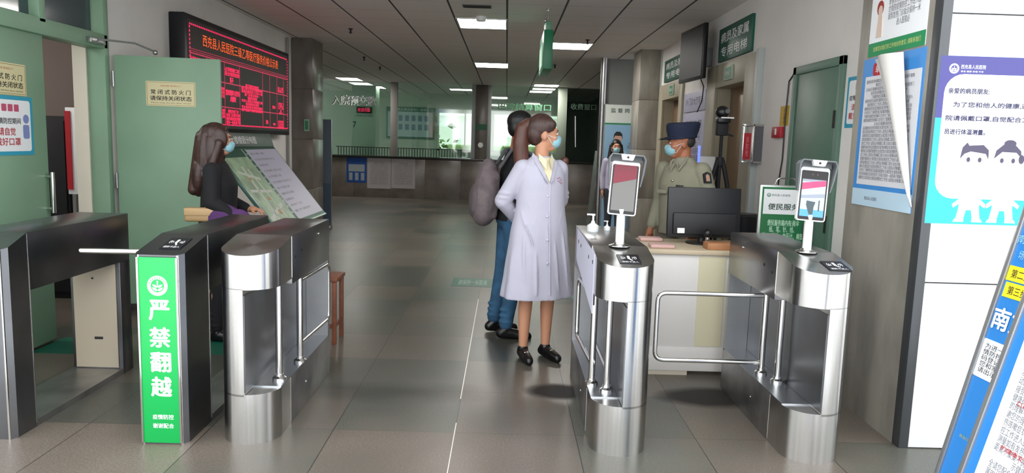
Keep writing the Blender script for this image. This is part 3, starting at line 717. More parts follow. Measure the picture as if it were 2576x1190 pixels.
text(ff, 2.155, 1.745, 0.005, '为了您和他人的健康,进入我', 0.03, PINK, t, w=0.44, h=0.026, align='LEFT', bold=0.035)
text(ff, 2.125, 1.68, 0.005, '院请佩戴口罩,自觉配合工作人', 0.03, PINK, t, w=0.48, h=0.026, align='LEFT', bold=0.035)
text(ff, 2.125, 1.615, 0.005, '员进行体温测量。', 0.03, PINK, t, w=0.20, h=0.026, align='LEFT', bold=0.035)
text(ff, 2.175, 1.925, 0.004, '西充县人民医院', 0.03, WHITE, t, w=0.12, h=0.02, align='LEFT'); text(ff, 2.175, 1.903, 0.004, '患者 健康 幸福 平安', 0.03, WHITE, t, w=0.11, h=0.008, align='LEFT')
def emblem(fr, a, b, r, d, m, parent, bg):
    g = G(); fr.ring(g, a, b, r, r*0.10, d, d+0.0006); fr.ring(g, a, b, r*0.74, r*0.08, d, d+0.0006)
    fr.ring(g, a, b, r*0.93, r*0.24, d, d+0.0004)
    for sg in (-1, 1):
        pts = [(a, b-r*0.12), (a+sg*r*0.22, b+r*0.10), (a+sg*r*0.52, b+r*0.12), (a+sg*r*0.36, b-r*0.10), (a+sg*r*0.12, b-r*0.20)]
        fr.poly(g, pts, d, d+0.0006)
        pts = [(a, b-r*0.42), (a+sg*r*0.22, b-r*0.22), (a+sg*r*0.55, b-r*0.16), (a+sg*r*0.40, b-r*0.42), (a+sg*r*0.14, b-r*0.54)]
        fr.poly(g, pts, d, d+0.0006)
    fr.poly(g, [(a-r*0.04, b-r*0.1), (a+r*0.04, b-r*0.1), (a+r*0.08, b+r*0.48), (a-r*0.06, b+r*0.5)], d, d+0.0006)
    obj('emblem', g, m, parent)
    g = G()
    for k in range(9):
        q = PI*(0.12+0.76*k/8); fr.box(g, a+r*0.81*math.cos(q)-r*0.05, b+r*0.81*math.sin(q)-r*0.05, a+r*0.81*math.cos(q)+r*0.05, b+r*0.81*math.sin(q)+r*0.05, d+0.0004, d+0.0009)
    obj('emblem_marks', g, bg, parent)
emblem(ff, 2.142, 1.915, 0.024, 0.0037, WHITE, t, PUR)
HAIRP = mat('figure_grey_purple', '#474258', 0.5)
def figure(cx, girl):
    g = G(); z = 1.50
    if girl:
        ff.poly(g, [(cx-0.068, z-0.01), (cx-0.06, z+0.03), (cx-0.02, z+0.065), (cx+0.03, z+0.06), (cx+0.062, z+0.03), (cx+0.068, z-0.005), (cx+0.04, z+0.022), (cx-0.03, z+0.024)], 0.0046, 0.0054)
        ff.disc(g, cx+0.005, z+0.065, 0.030, 0.0046, 0.0051, ry=0.018); ff.disc(g, cx+0.068, z-0.01, 0.014, 0.0046, 0.0050, ry=0.022)
    else:
        ff.poly(g, [(cx-0.07, z-0.015), (cx-0.062, z+0.04), (cx-0.04, z+0.065), (cx-0.03, z+0.05), (cx+0.04, z+0.055), (cx+0.068, z+0.03), (cx+0.07, z-0.015), (cx+0.055, z+0.012), (cx-0.02, z+0.022), (cx-0.05, z+0.01)], 0.0046, 0.0054)
    obj('figure_hair', g, HAIRP, t)
    g = G()
    for s in (-1, 1): ff.disc(g, cx+s*0.028, z-0.018, 0.009, 0.0046, 0.0054, ry=0.012)
    obj('figure_eyes', g, HAIRP, t)
    g = G()
    w = 0.075 if not girl else 0.055
    ff.poly(g, [(cx-0.052, 1.235), (cx+0.052, 1.235), (cx+0.046, 1.30), (cx-0.046, 1.30)], 0.003, 0.0040)
    for q in (-1, 1):
        ff.poly(g, [(cx+q*0.040, 1.300), (cx+q*0.085, 1.262), (cx+q*0.078, 1.246), (cx+q*0.044, 1.268)][::q], 0.003, 0.0042)
        ff.poly(g, [(cx+q*0.012, 1.238), (cx+q*0.052, 1.238), (cx+q*0.060, 1.190), (cx+q*0.022, 1.190)][::q], 0.003, 0.0041)
        ff.poly(g, [(cx+q*0.020, 1.192), (cx+q*0.064, 1.192), (cx+q*0.074, 1.176), (cx+q*0.020, 1.176)][::q], 0.003, 0.0043)
    obj('figure_body', g, WHITE, t)
figure(2.285, False); figure(2.45, True)

# =================================================================== TURNSTILES
def zt(y, yf, zf=0.925, zr=0.99, run=0.33): return zf+(zr-zf)*min(1, max(0, (y-yf)/run))
def read_pad(fr_, w, h, parent):
    g = G(); fr_.box(g, -w/2, -h/2, w/2, h/2, 0, 0.003); r = obj('card_reader', g, mat('reader_black', '#14151c', 0.3), parent)
    g = G()
    for k, rr in enumerate((0.20, 0.28, 0.36)):
        for s in (0, PI): fr_.ring(g, 0, h*0.10, w*rr, w*0.025, 0.003, 0.0036, 10, s-0.55, s+0.55)
    fr_.poly(g, roundrect(-w*0.06, -h*0.02, w*0.06, h*0.32, 0.004), 0.003, 0.0036); fr_.poly(g, [(w*0.03, h*0.05), (w*0.16, -h*0.16), (w*0.10, -h*0.20), (-w*0.02, -h*0.02)], 0.003, 0.0036)
    obj('reader_mark', g, WHITEP, r)
    text(fr_, 0, -h*0.34, 0.0034, '请刷卡进入', 0.02, WHITEP, r, w=w*0.78, h=h*0.16)
HOUS = mat('housing_steel', (0.33, 0.33, 0.335), 0.28, 1.0, noise=0.08, nscale=3)
def round_gate(x0, x1, yf, yr, side, label, zf=0.93):
    """side -1: recess on the left, +1: recess on the right"""
    t = thing('swing_gate_turnstile', label, 'turnstile', ((x0+x1)/2, yf+0.6, 0), 'rounded steel swing gate turnstiles')
    w = x1-x0; r = w/2; xc = (x0+x1)/2; yc = yf+r; N_ = 32
    arc = [(xc+r*math.cos(q), yc+r*math.sin(q)) for q in [PI+PI*k/N_ for k in range(N_+1)]]     # left -> front -> right
    ZM0, ZM1 = 0.25, 0.765; yk = yf+0.33
    def solid(g, out, z0, fz): g.prism(out, lambda a, b: (a, b, z0), lambda a, b: (a, b, fz(b)))
    # head: slanted front portion and flat rear portion
    g = G(); solid(g, arc+[(x1, yk), (x0, yk)], ZM1, lambda b: zt(b, yf, zf)); obj('head', g, STEEL, t, 30)
    g = G().box((x0, yk, 0.735), (x1, yr, 0.99), bev=0.003); obj('top_housing', g, HOUS, t)
    # column between, half cut away
    keep = [p for p in arc if (p[0] <= xc+0.002 if side > 0 else p[0] >= xc-0.002)]
    if side > 0: out = keep+[(xc+0.0, yr-0.01), (x0+0.0, yr-0.01)]
    else: out = [(xc, yr-0.01)]+keep+[(x1, yr-0.01)]
    g = G(); solid(g, out, ZM0-0.01, lambda b: ZM1+0.004 if b < yk else 0.737); obj('column', g, STEEL, t, 30)
    # foot
    g = G(); solid(g, arc+[(x1, yk-0.04), (x0, yk-0.04)], 0.0, lambda b: ZM0); obj('foot', g, STEEL, t, 30)
    g = G().box((x0, yk-0.04, 0), (x1, yr, ZM0), bev=0.003); obj('lower_housing', g, STEELF, t)
    xs = x1 if side > 0 else x0
    # ledge sheet and inner wall of the recess
    xi = xc
    g = G().box((min(xs, xi), yf+r*0.9, ZM0), (max(xs, xi), yr-0.01, ZM0+0.006)); obj('recess_ledge', g, mat('ledge_steel', (0.45, 0.47, 0.5), 0.3, 1.0), t)
    g = G().box((xs-0.002, yr-0.03, ZM0), (xs+0.002, yr, 0.74)); obj('rear_upright', G().box((min(xs, xi), yr-0.035, ZM0), (max(xs, xi), yr, 0.74)), STEELD, t)
    # seams, screws
    for s, xx in ((-1, x0), (1, x1)):
        obj('seam', G().box((xx-0.0015, yk-0.003, 0.77), (xx+0.0015, yk+0.001, 0.985)), CHROME, t); obj('seam', G().box((xx-0.0015, yk-0.043, 0.01), (xx+0.0015, yk-0.039, ZM0-0.005)), CHROME, t)
    obj('recess_dark_sheet', G().box((xc-0.001, yf+0.012, ZM0+0.007), (xc+0.004, yr-0.04, ZM1-0.03)) if side > 0 else G().box((xc-0.004, yf+0.012, ZM0+0.007), (xc+0.001, yr-0.04, ZM1-0.03)), SLATE, t)  # darker sheet puts the dark hall's reflection into the recess colour
    g = G(); sg = side
    M = Matrix.Rotation(PI/2, 4, 'Y')
    for (yy, zz) in ((yk+0.06, 0.87), (yk+0.18, 0.89)): g.lathe([(0.0, -0.002), (0.009, -0.002), (0.009, 0.002), (0, 0.002)], (xs, yy, zz), 12, M)
    obj('indicator_hole', g, BLACKM, t)
    g = G()
    for (yy, zz) in ((yr-0.25, 0.93), (yk+0.25, 0.13)): g.lathe([(0.0, -0.003), (0.007, -0.003), (0.007, 0.003), (0, 0.003)], (xs, yy, zz), 12, M)
    obj('screw', g, CHROME, t)
    return t, xs, yk
def bend(pts, rad=0.05, n=5):
    out = [Vector(pts[0])]
    for i in range(1, len(pts)-1):
        a, b, c = Vector(pts[i-1]), Vector(pts[i]), Vector(pts[i+1])
        u = (a-b).normalized(); v = (c-b).normalized()
        for k in range(n+1):
            s = k/n; p0 = b+u*rad; p1 = b+v*rad; out.append((p0*(1-s)+b*s)*(1-s)+(b*(1-s)+p1*s)*s)
    out.append(Vector(pts[-1])); return out
def wing(parent, base, d, length, z0=0.33, z1=0.70, zb=0.25, ztp=0.765, name='gate_wing'):
    b = Vector(base); d = Vector(d).normalized()
    g = G().tube([b+Vector((0, 0, zb+0.006)), b+Vector((0, 0, ztp))], 0.017, 16)
    g.lathe([(0.034, 0), (0.034, 0.012), (0.022, 0.02), (0.022, 0.03), (0, 0.03)], b+Vector((0, 0, zb+0.006)), 16)
    o = obj('gate_post', g, CHROME, parent)
    g = G().tube(bend([b+Vector((0, 0, z1)), b+d*length+Vector((0, 0, z1)), b+d*length+Vector((0, 0, z0)), b+Vector((0, 0, z0))], 0.05), 0.0125, 12)
    obj(name, g, CHROME, parent); return o

T3, xs, yk = round_gate(-1.37, -1.09, 3.43, 4.56, 1, 'rounded steel swing gate standing left of the open middle lane')
wing(T3, (-1.11, 3.97, 0), (0.03, 1, 0), 0.58, 0.36, 0.71)
obj('gate_post', G().tube([(-1.13, 3.66, 0.25), (-1.13, 3.66, 0.765)], 0.017, 16).lathe([(0.034, 0), (0.034, 0.012), (0.022, 0.02), (0.022, 0.03), (0, 0.03)], (-1.13, 3.66, 0.256), 16), CHROME, T3)
T4, xs, yk = round_gate(0.455, 0.735, 3.40, 4.62, -1, 'rounded steel swing gate in the middle with the greyed-out face scanner')
wing(T4, (0.48, 3.72, 0), (-0.04, 1, 0), 0.60, 0.36, 0.71)
wing(T4, (0.545, 3.62, 0), (0.0, 1, 0), 0.60, 0.36, 0.71)
obj('white_cover_sheet', G().prism([(3.60, 0.66), (3.60, 0.962), (4.48, 0.985), (4.48, 0.80)], lambda a, b: (0.4545, a, b), lambda a, b: (0.4505, a, b)), mat('white_sheet', '#c2c1d2', 0.6), T4)
g = G(); M = Matrix.Rotation(PI/2, 4, 'Y')
for (px, py) in ((1456, 607), (1462, 618), (1481, 646), (1491, 659)):
    p = P(px, py, x=0.4505); g.lathe([(0, -0.0015), (0.011, -0.0015), (0.011, 0.0015), (0, 0.0015)], p, 14, M)
obj('indicator_hole', g, BLACKM, T4)
T5, xs, yk = round_gate(1.40, 1.685, 3.37, 4.50, -1, 'rounded steel swing gate at the far right with the lit face scanner')
wing(T5, (1.46, 3.98, 0), (-1, 0, 0), 0.60, 0.32, 0.70)
obj('gate_post', G().tube([(1.50, 3.84, 0.25), (1.50, 3.84, 0.765)], 0.017, 16).lathe([(0.034, 0), (0.034, 0.012), (0.022, 0.02), (0.022, 0.03), (0, 0.03)], (1.50, 3.84, 0.256), 16), CHROME, T5)
for T, px, py, yf in ((T4, 1576, 648, 3.40), (T5, 2085, 665, 3.37)):
    sl = math.atan2(0.06, 0.33)
    z = zt(0, 0, 0.93)
    f0 = Fr((0, yf, 0.93), (1, 0, 0), (0, math.cos(sl), math.sin(sl)))
    # intersect the sight line with the slanted top
    a = P(px, py, z=0.95); f = Fr((a.x, yf+0.12, 0.93+0.12*0.06/0.33+0.001), (1, 0, 0), (0, math.cos(sl), math.sin(sl)))
    read_pad(f, 0.105, 0.13, T)

def face_scanner(x, y, z, yaw, screen_on, label):
    t = thing('face_scanner', label, 'face scanner', (x, y, z), 'face scanners on poles')
    obj('base_flange', G().lathe([(0.055, 0), (0.055, 0.004), (0.03, 0.012), (0.026, 0.02), (0, 0.02)], (x, y, z), 24), STEEL, t)
    obj('pole', G().tube([(x, y, z+0.01), (x, y, z+0.19)], 0.022, 20), mat('white_pole', '#dcdcda', 0.35, 0.2), t)
    tilt = math.radians(7)
    rr = Matrix.Rotation(yaw, 3, 'Z'); R_ = rr @ Vector((1, 0, 0)); F_ = rr @ Vector((0, -1, 0)); up = (Vector((0, 0, 1))*math.cos(tilt)-F_*math.sin(tilt))
    lean = math.radians(3.5); R2 = R_*math.cos(lean)-up*math.sin(lean); U2 = up*math.cos(lean)+R_*math.sin(lean)
    f = Fr(Vector((x, y, z+0.16))+F_*0.02-R2*0.0, R2, U2)
    w, h = 0.142, 0.272
    g = G(); f.poly(g, roundrect(-w/2, 0, w/2, h, 0.014), -0.028, 0.0); b = obj('body', g, WHITEP, t)
    g = G(); f.poly(g, roundrect(-w/2+0.006, 0.006, w/2-0.006, h-0.018, 0.008), 0.0, 0.0015); obj('glass', g, BLACK, t)
    g = G(); f.box(g, -w/2+0.02, h-0.018, w/2-0.012, h-0.008, 0.0, 0.003); obj('light_bar', g, WHITEP, t)
    a0, a1, b0, b1 = -w/2+0.013, w/2-0.013, 0.022, h-0.062
    d0, d1 = 0.0015, 0.002
    if screen_on:
        g = G(); f.box(g, a0, b0, a1, b1, d0, d1); s = obj('screen', g, mat('screen_pale', (0.30, 0.37, 0.45), 0.3, emit=0.35), t)
        d2 = 0.0026
        g = G(); f.poly(g, [(a0, b1-0.055), (a1, b1-0.03), (a1, b1-0.001), (a0, b1-0.02)], d1, d2); obj('screen_banner', g, mat('screen_pink', (0.50, 0.04, 0.12), 0.3, emit=0.3), s)
        g = G(); f.box(g, a0, b1-0.012, a1, b1, d1, d2-0.0002); f.poly(g, [(a0, b0+0.09), (a1, b0+0.10), (a1, b0+0.12), (a0, b0+0.105)], d1, d2); obj('screen_ceiling', g, mat('screen_grey', (0.20, 0.22, 0.27), 0.3, emit=0.3), s)
        g = G(); f.box(g, a0, b0, a1, b0+0.035, d1, d2); obj('screen_floor', g, mat('screen_blue', (0.06, 0.22, 0.60), 0.3, emit=0.45), s)
        g = G(); f.poly(g, [(-0.02, b0+0.03), (-0.012, b0+0.01), (0.006, b0+0.012), (0.008, b0+0.05), (0.015, b0+0.075), (-0.028, b0+0.08), (-0.03, b0+0.06)], d1, d2+0.0004); f.box(g, 0.03, b0+0.03, 0.036, b0+0.085, d1, d2+0.0002); obj('screen_figure', g, mat('screen_dark', (0.04, 0.06, 0.07), 0.3, emit=0.2), s)
    else:
        g = G(); f.box(g, a0, b0, a1, b1+0.02, d0, d1); s = obj('screen', g, mat('screen_dull_grey', (0.12, 0.118, 0.112), 0.3, emit=0.15), t)
        g = G(); f.poly(g, [(a0, b1-0.055), (a1, b1-0.022), (a1, b1+0.045), (a0, b1+0.045)], d1, 0.0026); obj('screen_banner', g, mat('screen_crimson', (0.13, 0.006, 0.018), 0.3, emit=0.25), s)
    g = G()
    for s_ in (-0.012, 0.012): f.disc(g, s_, h-0.038, 0.004, 0.0015, 0.0035, 14)
    obj('lens', g, mat('lens_red', '#5a3a3c', 0.2), t)
    # hood: shell round the top and sides, open to the front
    out = [(-w/2-0.008, 0.15), (-w/2-0.014, h*0.8), (-w/2-0.02, h+0.012), (-w/2-0.008, h+0.032), (w/2+0.008, h+0.032), (w/2+0.024, h+0.012), (w/2+0.022, h*0.8), (w/2+0.012, 0.15)]
    inn = [(-w/2-0.004, 0.15), (-w/2-0.008, h*0.8), (-w/2-0.012, h+0.008), (-w/2-0.006, h+0.026), (w/2+0.006, h+0.026), (w/2+0.016, h+0.010), (w/2+0.014, h*0.8), (w/2+0.008, 0.15)]
    dep = [0.004, 0.02, 0.045, 0.055, 0.055, 0.045, 0.02, 0.004]
    vs = []; n = len(out)
    for (a, b), (c, d), e in zip(out, inn, dep): vs += [f.at(a, b, -0.03), f.at(a, b, e), f.at(c, d, e), f.at(c, d, -0.03)]
    fs = []
    for i in range(n-1):
        for j in range(4): fs.append((4*i+j, 4*i+(j+1) % 4, 4*i+4+(j+1) % 4, 4*i+4+j))
    fs += [(0, 1, 2, 3), (4*n-4, 4*n-3, 4*n-2, 4*n-1)]
    g = G().add(vs, fs); f.box(g, -w/2-0.006, h-0.002, w/2+0.006, h+0.028, -0.03, 0.0); obj('hood', g, mat('hood_grey', '#62676a', 0.45), t)
    g = G(); f.poly(g, [(-0.035, h+0.03), (0.035, h+0.03), (0.026, h+0.002), (-0.026, h+0.002)], 0.03, 0.06); c = obj('camera_module', g, WHITEP, t)
    g = G(); f.disc(g, 0, h+0.015, 0.006, 0.06, 0.062, 16); obj('camera_lens', g, BLACK, c)
    obj('cable', G().tube([Vector((x, y+0.03, z+0.2)), Vector((x-0.01, y+0.05, z+0.12)), Vector((x, y+0.05, z+0.03)), Vector((x+0.01, y+0.04, z+0.004))], 0.004, 8), BLACK, t)
face_scanner(0.592, 3.72, 0.99, -0.05, False, 'face scanner with a grey and crimson screen on the middle turnstile')
face_scanner(1.545, 3.70, 0.99, -0.10, True, 'face scanner with a bright lit screen on the far right turnstile')

# hand pump bottles on the middle turnstile
def pump(x, y, z, s, label):
    t = thing('pump_bottle', label, 'bottle', (x, y, z), 'pump bottles')
    obj('bottle', G().lathe([(0.0, 0), (0.032*s, 0), (0.034*s, 0.01*s), (0.034*s, 0.035*s), (0.012*s, 0.05*s), (0.011*s, 0.062*s), (0, 0.062*s)], (x, y, z), 20), mat('clear_white_plastic', '#d9dcdc', 0.3), t)
    obj('pump_head', G().lathe([(0.006*s, 0), (0.006*s, 0.03*s), (0.012*s, 0.032*s), (0.012*s, 0.042*s), (0, 0.042*s)], (x, y, z+0.062*s), 16).box((x-0.038*s, y-0.006*s, z+0.095*s), (x, y+0.006*s, z+0.105*s), bev=0.003), WHITEP, t)
pump(0.525, 4.32, 0.99, 1.0, 'white pump bottle on the rear left of the middle turnstile top')
pump(0.62, 4.40, 0.99, 0.55, 'tiny white bottle right of the pump bottle on the middle turnstile')

# ---- straight sided turnstiles on the left
def square_gate(x0, x1, yf, yr, label, leg=0.28, rear=0.12):
    t = thing('tripod_turnstile', label, 'turnstile', ((x0+x1)/2, (yf+yr)/2, 0), 'square steel tripod turnstiles')
    c = 0.028
    def out(z): return [(x0+c, yf), (x1-c, yf), (x1, yf+c), (x1, yf+leg), (x0, yf+leg), (x0, yf+c)]
    g = G(); g.prism(out(0), lambda a, b: (a, b, 0.0), lambda a, b: (a, b, 0.925+0.065*(b-yf)/leg)); obj('front_leg', g, SLATE, t)
    g = G().box((x0, yf+leg, 0.70), (x1, yr, 0.99), bev=0.003); obj('top_housing', g, SLATE, t)
    g = G().box((x0, yr-rear, 0.0), (x1, yr, 0.70), bev=0.003); obj('rear_leg', g, SLATE, t)
    g = G().box((x0, yf+leg, 0.0), (x1, yr-rear, 0.035)); obj('base_plate', g, STEELF, t)
    g = G().box((x0+0.02, yr-rear-0.008, 0.04), (x1-0.025, yr-rear-0.001, 0.69), bev=0.003); ip = obj('inner_panel', g, mat('beige_cover', '#b7ab97', 0.45), t)
    obj('panel_slot', G().box((x0+0.14, yr-rear-0.011, 0.22), (x0+0.19, yr-rear-0.008, 0.235)).lathe([(0, -0.002), (0.006, -0.002), (0.006, 0.002), (0, 0.002)], (x0+0.14, yr-rear-0.01, 0.60), 10, Matrix.Rotation(PI/2, 4, 'X')), SEAM, ip)
    for xx in (x0, x1): obj('seam', G().box((xx-0.0015, yf+leg-0.002, 0.02), (xx+0.0015, yf+leg+0.002, 0.985)), CHROME, t)
    
    g = G().tube([(x0+c-0.004, yf+0.002, 0.0), (x0+c-0.004, yf+0.002, 0.925)], 0.006, 8).tube([(x1-c+0.004, yf+0.002, 0.0), (x1-c+0.004, yf+0.002, 0.925)], 0.006, 8)
    obj('edge_strip', g, CHROME, t)
    return t
T1 = square_gate(-2.64, -2.335, 3.42, 4.56, 'square steel turnstile at the far left, cut by the photo edge', 0.17)
T2 = square_gate(-1.735, -1.505, 3.42, 4.68, 'square steel turnstile with the green warning panel', 0.30)
# tripod arms
hub = Vector((-1.745, 3.80, 0.84))
g = G().lathe([(0.05, -0.03), (0.05, 0.01), (0.035, 0.03), (0, 0.03)], (-1.745, 3.80, 0.84), 20, Matrix.Rotation(-PI/2, 4, 'Y')); obj('arm_hub', g, STEEL, T2)
g = G().cap((-1.74, 3.52, 0.922), 0.013, (-2.02, 3.50, 0.922), 0.013); obj('turnstile_arm', g, CHROME, T2)
g = G().cap((-1.74, 3.82, 0.82), 0.013, (-1.80, 4.05, 0.42), 0.013); obj('turnstile_arm', g, CHROME, T2)
hub = Vector((-2.66, 4.0, 0.80))
g = G().lathe([(0.05, -0.03), (0.05, 0.01), (0.035, 0.03), (0, 0.03)], hub, 20, Matrix.Rotation(-PI/2, 4, 'Y')); obj('arm_hub', g, STEEL, T1)
g = G().cap(hub, 0.015, hub+Vector((-0.12, 0.18, -0.42)), 0.015); obj('turnstile_arm', g, CHROME, T1)
g = G().cap(hub, 0.015, hub+Vector((-0.46, 0.0, 0.02)), 0.015); obj('turnstile_arm', g, CHROME, T1)
# read pads and green panel
sl = math.atan2(0.065, 0.30)
f = Fr((-1.60, 3.57, 0.925+0.15*0.065/0.30+0.001), (1, 0, 0), (0, math.cos(sl), math.sin(sl))); read_pad(f, 0.10, 0.15, T2)
sl = math.atan2(0.065, 0.17); f = Fr((-2.49, 3.50, 0.925+0.08*0.065/0.17+0.001), (1, 0, 0), (0, math.cos(sl), math.sin(sl))); read_pad(f, 0.10, 0.09, T1)
t = thing('warning_panel', 'tall bright green warning panel on the front of the square turnstile', 'sign', (-1.62, 3.42, 0.0))
f = Fr((0, 3.413, 0), (1, 0, 0)); xa, xb = -1.707, -1.533
GP = mat('bright_green_print', '#12a850', 0.35)
g = G(); f.box(g, xa, 0.008, xb, 0.915, 0, 0.004, 0.001); obj('panel', g, GP, t)
g = G(); f.box(g, xa-0.010, 0.008, xa, 0.915, 0, 0.008, 0.002); f.box(g, xb, 0.008, xb+0.010, 0.915, 0, 0.008, 0.002); obj('edge_profile', g, CHROME, t)
xm = (xa+xb)/2
emblem(f, xm, 0.78, 0.048, 0.0042, WHITE, t, GP)
for ch, py in (('严', 780), ('禁', 848), ('翻', 910), ('越', 972)):
    z = P(405, py, y=3.414).z; text(f, xm+0.004, z, 0.0046, ch, 0.1, WHITE, t, w=0.094, h=0.095, bold=0.035)
text(f, xm+0.008, P(413, 1048, y=3.414).z, 0.0046, '疫情防控', 0.03, WHITE, t, w=0.10, h=0.024, bold=0.02)
text(f, xm+0.008, P(413, 1070, y=3.414).z, 0.0046, '谢谢配合', 0.03, WHITE, t, w=0.10, h=0.024, bold=0.02)

# floor stickers
def sticker(pts, label, m=DGREEN, txt=None):
    q = [P(*p, z=0.0) for p in pts]; c = sum(q, Vector())/4
    t = thing('floor_sticker', label, 'floor marking', (c.x, c.y, 0), 'green floor stickers')
    x0 = min(v.x for v in q); x1 = max(v.x for v in q); y0 = min(v.y for v in q); y1 = max(v.y for v in q)
    obj('sheet', G().box((x0, y0, 0), (x1, y1, 0.0015)), m, t)
    if txt: text(Fr((0, 0, 0.0017), (1, 0, 0), (0, 1, 0)), (x0+x1)/2, (y0+y1)/2, 0, txt, 0.1, mat('pale_green_ink', '#8fb5a0'), t, w=(x1-x0)*0.7, h=(y1-y0)*0.6)
sticker([(1140, 702), (1240, 702), (1240, 720), (1140, 720)], 'green queue strip on the floor left of the white coat', txt='请保持一米距离')
sticker([(1390, 735), (1465, 735), (1465, 752), (1390, 752)], 'green queue strip on the floor right of the white coat', txt='请保持距离')
sticker([(528, 850), (572, 850), (572, 892), (528, 892)], 'green square floor sticker between the two lanes on the left')
sticker([(160, 850), (203, 850), (203, 890), (160, 890)], 'green square floor sticker behind the far left turnstile')

# =================================================================== DIRECTORY BOARD
def directory():
    A = P(560, 372, y=6.2); 
    # near lower, near upper, far upper corners
    yn, yfar = 6.25, 7.85
    lo = Vector((-1.93, 0, 0.70)); up = Vector((-2.45, 0, 1.36))
    u = (up-lo).normalized(); h = (up-lo).length
    f = Fr((lo.x, yn, lo.z), (0, 1, 0), u); w = yfar-yn
    t = thing('directory_stand', 'slanted green and white directory board on a stand below the LED board', 'board', (-2.2, (yn+yfar)/2, 0))
    g = G(); f.box(g, -0.02, -0.03, w+0.02, h+0.02, -0.03, 0, 0.006); obj('panel', g, mat('board_green', '#2d5a4b', 0.35), t)
    g = G(); f.box(g, 0.02, 0.02, 0.60, h-0.09, 0, 0.002); obj('map_field', g, mat('map_pale_green', '#93b08c', 0.4, noise=0.3, nscale=7), t)
    g = G(); f.box(g, 0.70, 0.02, w-0.01, h-0.01, 0, 0.002); obj('list_field', g, mat('list_lilac', '#b9b6cc', 0.4), t)
    g = G(); f.box(g, 0.60, 0.0, 0.612, h, 0, 0.003); f.box(g, 0.69, 0, 0.70, h, 0, 0.003); f.box(g, -0.02, -0.03, w+0.02, -0.015, 0, 0.003); obj('edge_lines', g, mat('pale_line', '#b8cfc2', 0.4), t)
    # streets of the map
    g = G()
    for (a, b, c, d, ww) in ((0.05, 0.1, 0.55, 0.22, 0.02), (0.1, 0.6, 0.5, 0.5, 0.015), (0.2, 0.05, 0.28, 0.65, 0.018), (0.42, 0.08, 0.38, 0.62, 0.012), (0.06, 0.4, 0.55, 0.36, 0.014)):
        dv = Vector((c-a, d-b)).normalized(); nx, ny = -dv.y*ww, dv.x*ww
        f.poly(g, [(a-nx, b-ny), (c-nx, d-ny), (c+nx, d+ny), (a+nx, b+ny)], 0.002, 0.003)
    obj('map_roads', g, mat('map_white', '#cdd2c6', 0.5), t)
    for (a, b, ww, hh) in ((0.33, 0.12, 0.06, 0.05), (0.30, 0.28, 0.07, 0.03), (0.22, 0.5, 0.06, 0.03)): g = G(); f.box(g, a, b, a+ww, b+hh, 0.003, 0.004); obj('map_building', g, mat('map_orange', '#b98a4e', 0.5), t)
    rnd = random.Random(3)
    for k in range(11):
        b = h-0.06-k*(h-0.1)/11
        text(f, 0.74, b, 0.0025, lines(1, rnd.choice((4, 6, 8, 9)), k), 0.03, GREYINK, t, align='LEFT', h=0.026, w=rnd.choice((0.25, 0.4, 0.55, 0.6)))
        text(f, 0.65, b, 0.001, '%d楼' % (11-k), 0.03, WHITE, t, h=0.024, w=0.05)
    # header strip, standing up from the top edge
    f2 = Fr(f.at(0, h+0.02), (0, 1, 0), (u+Vector((0, 0, 1.2))).normalized())
    g = G(); f2.box(g, -0.02, 0, w+0.02, 0.14, -0.02, 0, 0.004); obj('header', g, mat('board_green_dark', '#1d3a32', 0.4), t)
    text(f2, w*0.42, 0.07, 0.001, '住院大楼楼层分布图', 0.1, WHITE, t, w=w*0.55, h=0.075)
    g = G()
    for yy in (yn+0.15, yfar-0.15):
        g.tube([(-2.06, yy, 0), (-2.06, yy, 0.82)], 0.02, 12); g.tube([(-2.40, yy, 0), (-2.40, yy, 1.24)], 0.02, 12); g.box((-2.5, yy-0.03, 0), (-1.96, yy+0.03, 0.02))
    obj('stand', g, STEELD, t)
directory()

# wooden stool behind the left swing gate
p = P(845, 868, z=0); p2 = P(848, 700, y=p.y)
t = thing('wooden_stool', 'reddish brown wooden stool mostly hidden behind the left swing gate', 'stool', (p.x-0.13, p.y+0.12, 0))
W_ = mat('red_brown_wood', '#7d4a35', 0.5, noise=0.2, nscale=12)
sx0, sx1, sy0, sy1, sh = p.x-0.26, p.x, p.y, p.y+0.26, p2.z
obj('seat', G().box((sx0-0.01, sy0-0.01, sh-0.03), (sx1+0.01, sy1+0.01, sh), bev=0.006), W_, t)
for (xx, yy) in ((sx0, sy0), (sx1-0.03, sy0), (sx0, sy1-0.03), (sx1-0.03, sy1-0.03)): obj('leg', G().box((xx, yy, 0), (xx+0.03, yy+0.03, sh-0.03), bev=0.003), W_, t)
obj('stretcher', G().box((sx0+0.03, sy0+0.008, 0.12), (sx1-0.03, sy0+0.022, 0.15)).box((sx1-0.022, sy0+0.03, 0.12), (sx1-0.008, sy1-0.03, 0.15)), W_, t)

# =================================================================== GUARD DESK
DW = mat('desk_white', '#d8d4d0', 0.45, noise=0.03, nscale=2)
t = thing('reception_desk', 'white guard desk with a pale wood top between two turnstiles', 'desk', (1.3, 5.05, 0))
dx0, dx1, dy0, dy1 = 0.93, 1.80, 4.72, 5.28
obj('front_panel', G().box((dx0, dy0, 0.03), (dx1, dy0+0.02, 0.81), bev=0.003), DW, t)
obj('side_panel', G().box((dx0, dy0+0.02, 0.0), (dx0+0.02, dy1, 0.81), bev=0.003), DW, t); obj('side_panel', G().box((dx1-0.02, dy0+0.02, 0.0), (dx1, dy1, 0.81), bev=0.003), DW, t)
obj('desk_top', G().box((dx0-0.02, dy0-0.02, 0.81), (dx1+0.02, dy1, 0.84), bev=0.004), mat('pale_wood', '#c2b196', 0.45), t)
obj('cream_strip', G().box((1.275, dy0-0.004, 0.2), (1.45, dy0, 0.80)), mat('cream_strip', '#d2cbad', 0.5), t)
